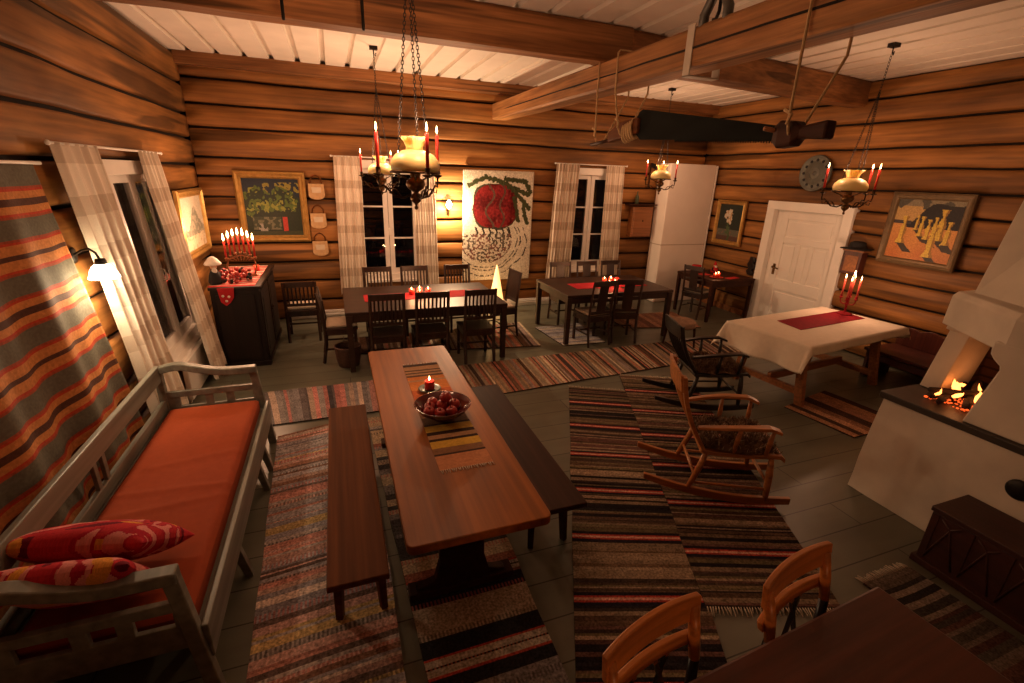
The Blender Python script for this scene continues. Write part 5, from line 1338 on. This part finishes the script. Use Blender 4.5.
# woven hanging with a red shape
def hang_col(u, v):
    n1 = nz(u * 6, v * 9, 1); n2 = nz(u * 30, v * 44, 2); n3 = nz(u * 60, v * 90, 9)
    c = mixc((.44, .38, .29), (.70, .62, .50), .7 + n3 * .9 + .5 * n2)
    x, y = u, v
    ex, ey = (x - .46) / .33, (y - .315) / .205
    if (abs(ex) ** 2.6 + abs(ey) ** 2.6) < 1 + .25 * n1:
        c = mixc((.085, .008, .008), (.22, .018, .018), .5 + n2 * .9 + n1)
        if abs(ex + .25 + .18 * sin(y * 22)) < .05 or abs(ex - .28 + .1 * sin(y * 26)) < .04: c = (.10, .05, .035)
        if n2 > .62: c = (.20, .08, .06)
        if (abs(ex) ** 2.6 + abs(ey) ** 2.6) > .88: c = (.06, .05, .03)
    for k in range(6):                       # dark hooks below the red shape
        hx = .19 + .095 * k; 
        if abs(x - hx - .012 * sin(y * 60)) < .014 and .50 < y < .58: c = (.035, .03, .022)
        if math.hypot((x - hx) * .7, y - .58) < .016: c = (.035, .03, .022)
    fr = [(.08, .13, .30, .06), (.30, .06, .62, .11), (.62, .11, .86, .26), (.86, .26, .92, .46), (.66, .14, .92, .20), (.74, .19, .95, .33), (.72, .24, .80, .44), (.60, .07, .88, .09), (.88, .09, .95, .18)]
    for x0_, y0_, x1_, y1_ in fr:
        dx, dy = x1_ - x0_, y1_ - y0_; tt_ = max(0, min(1, ((x - x0_) * dx + (y - y0_) * dy) / (dx * dx + dy * dy)))
        d = math.hypot(x - x0_ - dx * tt_ + .02 * n1, (y - y0_ - dy * tt_) * 1.4)
        if d < .030 + .022 * n2: c = (.055, .060, .025)
    r = math.hypot((x - .34) / .62, (y - .62) / .36); ang = math.atan2(y - .62, x - .34)
    for rr in (.16, .26, .36, .45, .56, .72, .80, .95):
        if abs(r - rr - .05 * n1) < .013 + .010 * n2 and y > .5 and sin(ang * 30 * rr + rr * 9) > -.75 and (ang > -.9): c = (.05, .04, .03)
    if r < .60 and y > .56 and n2 > .05: c = (.20, .09, .07) if n1 > 0 else (.12, .09, .07)
    return jit(c, .12)
def hang_pt(u, v): return (2.03 + 1.26 * u - .02 * v, YB - .055 + .012 * nz(u * 3, v * 4, 8) + .004 * nz(u * 50, v * 70, 3), 2.38 - 1.86 * v)
o = MB().grid(hang_pt, 105, 150, hang_col).build('woven_hanging', 'pile', solid=-.025); tag(o, 'large cream woven hanging with a red shape and dark arcs on the back wall', 'wall hanging')

# small wall things
for k, zc in enumerate((1.985, 1.555, 1.135)):
    pk = thing('birch_pocket', ['birch bark wall pocket, the topmost of three beside the left back window', 'birch bark wall pocket, the middle one of three beside the left back window', 'birch bark wall pocket, the lowest of three beside the left back window'][k], 'wall pocket', (-.245 - .012 * k, YB - .055, zc), group='birch bark wall pockets')
    pr = [(-.108, .11), (.108, .11), (.115, -.06)] + [(.115 * cos(a), -.06 - .06 * sin(a)) for a in [PI * i / 8 for i in range(1, 8)]] + [(-.115, -.06)]
    m = MB(); m.prism(pr, .055, Matrix(((1, 0, 0, 0), (0, 0, -1, .03), (0, 1, 0, 0), (0, 0, 0, 1)))); m.build('pocket_body', 'birch', pk, .008)
    MB().prism([(-.07, .06), (.07, .06), (.06, -.02), (-.06, -.02)], .006, Matrix(((1, 0, 0, 0), (0, 0, -1, -.022), (0, 1, 0, 0), (0, 0, 0, 1)))).build('pale_patch', 'paper', pk)
    MB().tube([(-.085, .02, .10), (-.075, .02, .17), (-.04, .02, .215), (0, .02, .23), (.04, .02, .215), (.075, .02, .17), (.085, .02, .10)], .009, 7).build('handle', 'bench', pk)
cu = thing('wall_cupboard', 'small reddish wooden wall cupboard on the back wall beside the white oven', 'cupboard', (5.53, YB - .02, 1.55))
MB().box(0, -.075, 0, .44, .15, .56).build('carcass', 'pine', cu, .004)
d_ = MB().box(0, -.157, 0, .40, .016, .52).build('door', 'pine', cu, .006); MB().ball((0.0, -.172, .02), .014, 10).build('knob', 'bench_dark', d_)
MB().box(-.02, -.09, .315, .60, .19, .024).build('shelf', 'bench_dark', cu, .004)
bt = thing('bottle', 'small dark bottle standing on the shelf above the wall cupboard', 'bottle', (5.40, YB - .11, 1.879))
MB().lathe([(.034, 0), (.037, .008), (.037, .12), (.028, .15), (.013, .17), (.012, .21), (.015, .215), (.015, .225)], 18).build('bottle_body', 'plate_green', bt)
MB().lathe([(.011, .222), (.012, .245), (.0001, .247)], 12).build('stopper', 'pine', bt)
ax = thing('hanging_tool', 'dark iron tool hanging on the back log wall left of the white oven', 'tool', (5.66, YB - .06, 2.42))
MB().tube([(0, 0, .20), (-.005, 0, .0), (.0, 0, -.24)], [.014, .017, .015], 8).build('shaft', 'bench_dark', ax)
MB().prism([(-.03, .14), (.02, .20), (.13, .17), (.15, .08), (.03, .12)], .02, Matrix(((1, 0, 0, 0), (0, 0, 1, -.01), (0, 1, 0, 0), (0, 0, 0, 1)))).build('blade', 'iron', ax)
pd = thing('wall_clock_disc', 'round grey disc with a ring of dark holes above the white door', 'wall disc', (XR - .03, 5.56, 2.49))
rotm = Matrix.Rotation(-PI/2, 4, 'Y')
MB().lathe([(.0001, .03), (.14, .03), (.15, .022), (.23, .018), (.245, .03), (.26, .028), (.265, .0), (.0001, -.002)], 40, mat=rotm).build('disc', 'enamel', pd)
m = MB()
for k in range(12): a = 2 * PI * k / 12; m.lathe([(.0001, .0235), (.022, .0235), (.022, .018)], 12, at=(.19 * cos(a), .19 * sin(a), 0), mat=rotm)
m.build('holes', 'hole', pd)
m = MB(); m.lathe([(.035, .028), (.032, .034), (.0001, .034)], 16, mat=rotm); m.lathe([(.09, .0295), (.09, .033), (.082, .033), (.082, .0295)], 28, mat=rotm); m.build('centre_boss', 'grey_iron', pd)
hb = thing('wall_box', 'small reddish wooden box on the right wall under the black hat', 'box', (XR - .03, 4.60, 1.30))
MB().box(-.06, 0, 0, .12, .25, .32).build('box_body', 'red_dark', hb, .004); MB().box(-.065, 0, .17, .15, .30, .024).build('lid', 'pine', hb, .004)
MB().box(-.124, 0, -.01, .010, .18, .22).build('front_panel', 'pine', hb, .003)
ht = thing('hat', 'black brimmed hat lying on the small wall box beside the white door', 'hat', (XR - .13, 4.58, 1.485))
MB().lathe([(.20, .012), (.205, .018), (.12, .020), (.105, .05), (.095, .10), (.06, .115), (.0001, .105)], 28, fn=lambda i, th: 1 + .10 * cos(2 * th)).build('hat_body', 'felt', ht)
MB().lathe([(.111, .022), (.109, .045), (.105, .045), (.107, .022)], 28, fn=lambda i, th: 1 + .10 * cos(2 * th)).build('hat_band', 'black', ht)
bl_ = thing('wall_bracket', 'black wavy cut wall bracket between the corner table and the white door', 'bracket', (XR - .03, 6.37, .92))
MB().prism([(-.05, .17), (.04, .16), (.06, .10), (.03, .07), (.07, .03), (.06, -.03), (.02, -.06), (.06, -.11), (.03, -.16), (-.05, -.15), (-.09, -.09), (-.05, -.04), (-.09, .03), (-.06, .09)], .05, Matrix(((0, 0, -1, 0), (-1, 0, 0, 0), (0, 1, 0, 0), (0, 0, 0, 1)))).build('bracket_plate', 'black', bl_, .006)
bs = thing('basket', 'dark woven basket on the floor beside the near left leg of the left dark table', 'basket', (.0, 5.80, .002))
MB().lathe([(.12, 0), (.125, .005), (.145, .10), (.155, .22), (.158, .25), (.150, .25), (.146, .22), (.135, .10), (.11, .012), (.0001, .012)], 28, fn=lambda i, th: 1 + .012 * sin(28 * th)).build('basket_body', 'wicker', bs)
MB().tube([(.152 * cos(a), .152 * sin(a), .25) for a in [2 * PI * k / 24 for k in range(25)]], .012, 7, cap=False).build('rim', 'wicker', bs)
sp = thing('stool', 'low upholstered stool with a pale fleece top behind the black rocking chair', 'stool', (4.62, 5.30, 0))
for x in (-.13, .13):
    for y in (-.13, .13): MB().bar((x, y, .32), (x * 1.2, y * 1.2, 0), .034, .034, w2=.026, d2=.026).build('leg', 'bench_dark', sp, .003)
MB().loft([[(r_ * cos(2*PI*k/20), r_ * sin(2*PI*k/20), z) for k in range(20)] for z, r_ in ((.30, .17), (.32, .20), (.38, .205), (.41, .17), (.42, .05))], smooth=True).build('seat_pad', 'cushion_brown', sp)

# ------------------------------------------------------------------ camera, light and colour
cam = bpy.data.cameras.new('camera'); co = bpy.data.objects.new('camera', cam); C.objects.link(co)
yaw, pit, rol = 3.58033879e-01, 3.39045539e-01, 3.48437594e-02
f_ = Vector((sin(yaw) * cos(pit), cos(yaw) * cos(pit), -sin(pit))); r_ = Vector((cos(yaw), -sin(yaw), 0)); u_ = r_.cross(f_)
r2 = r_ * cos(rol) + u_ * sin(rol); u2 = -r_ * sin(rol) + u_ * cos(rol)
co.matrix_world = Matrix(((r2.x, u2.x, -f_.x, 0), (r2.y, u2.y, -f_.y, 0), (r2.z, u2.z, -f_.z, 2.3), (0, 0, 0, 1)))
cam.sensor_fit = 'HORIZONTAL'; cam.sensor_width = 36; cam.lens = 468.801 / 1024 * 36; cam.clip_start = .05
bpy.context.scene.camera = co

light('light_room_lamp', (.7, -1.7, 1.28), 24, (1, .50, .24), .2)          # the lamp in the part of the room behind the camera

w = bpy.data.worlds.new('night'); bpy.context.scene.world = w; w.use_nodes = True
w.node_tree.nodes['Background'].inputs[0].default_value = (.10, .11, .13, 1); w.node_tree.nodes['Background'].inputs[1].default_value = .004
sc_ = bpy.context.scene
sc_.view_settings.view_transform = 'Standard'; sc_.view_settings.look = 'None'; sc_.view_settings.gamma = 1; sc_.view_settings.use_curve_mapping = False
sc_.view_settings.exposure = 0.0
cy_ = sc_.cycles
cy_.use_denoising = True
cy_.sample_clamp_indirect = 3; cy_.sample_clamp_direct = 0; cy_.max_bounces = 8; cy_.caustics_reflective = False; cy_.caustics_refractive = False
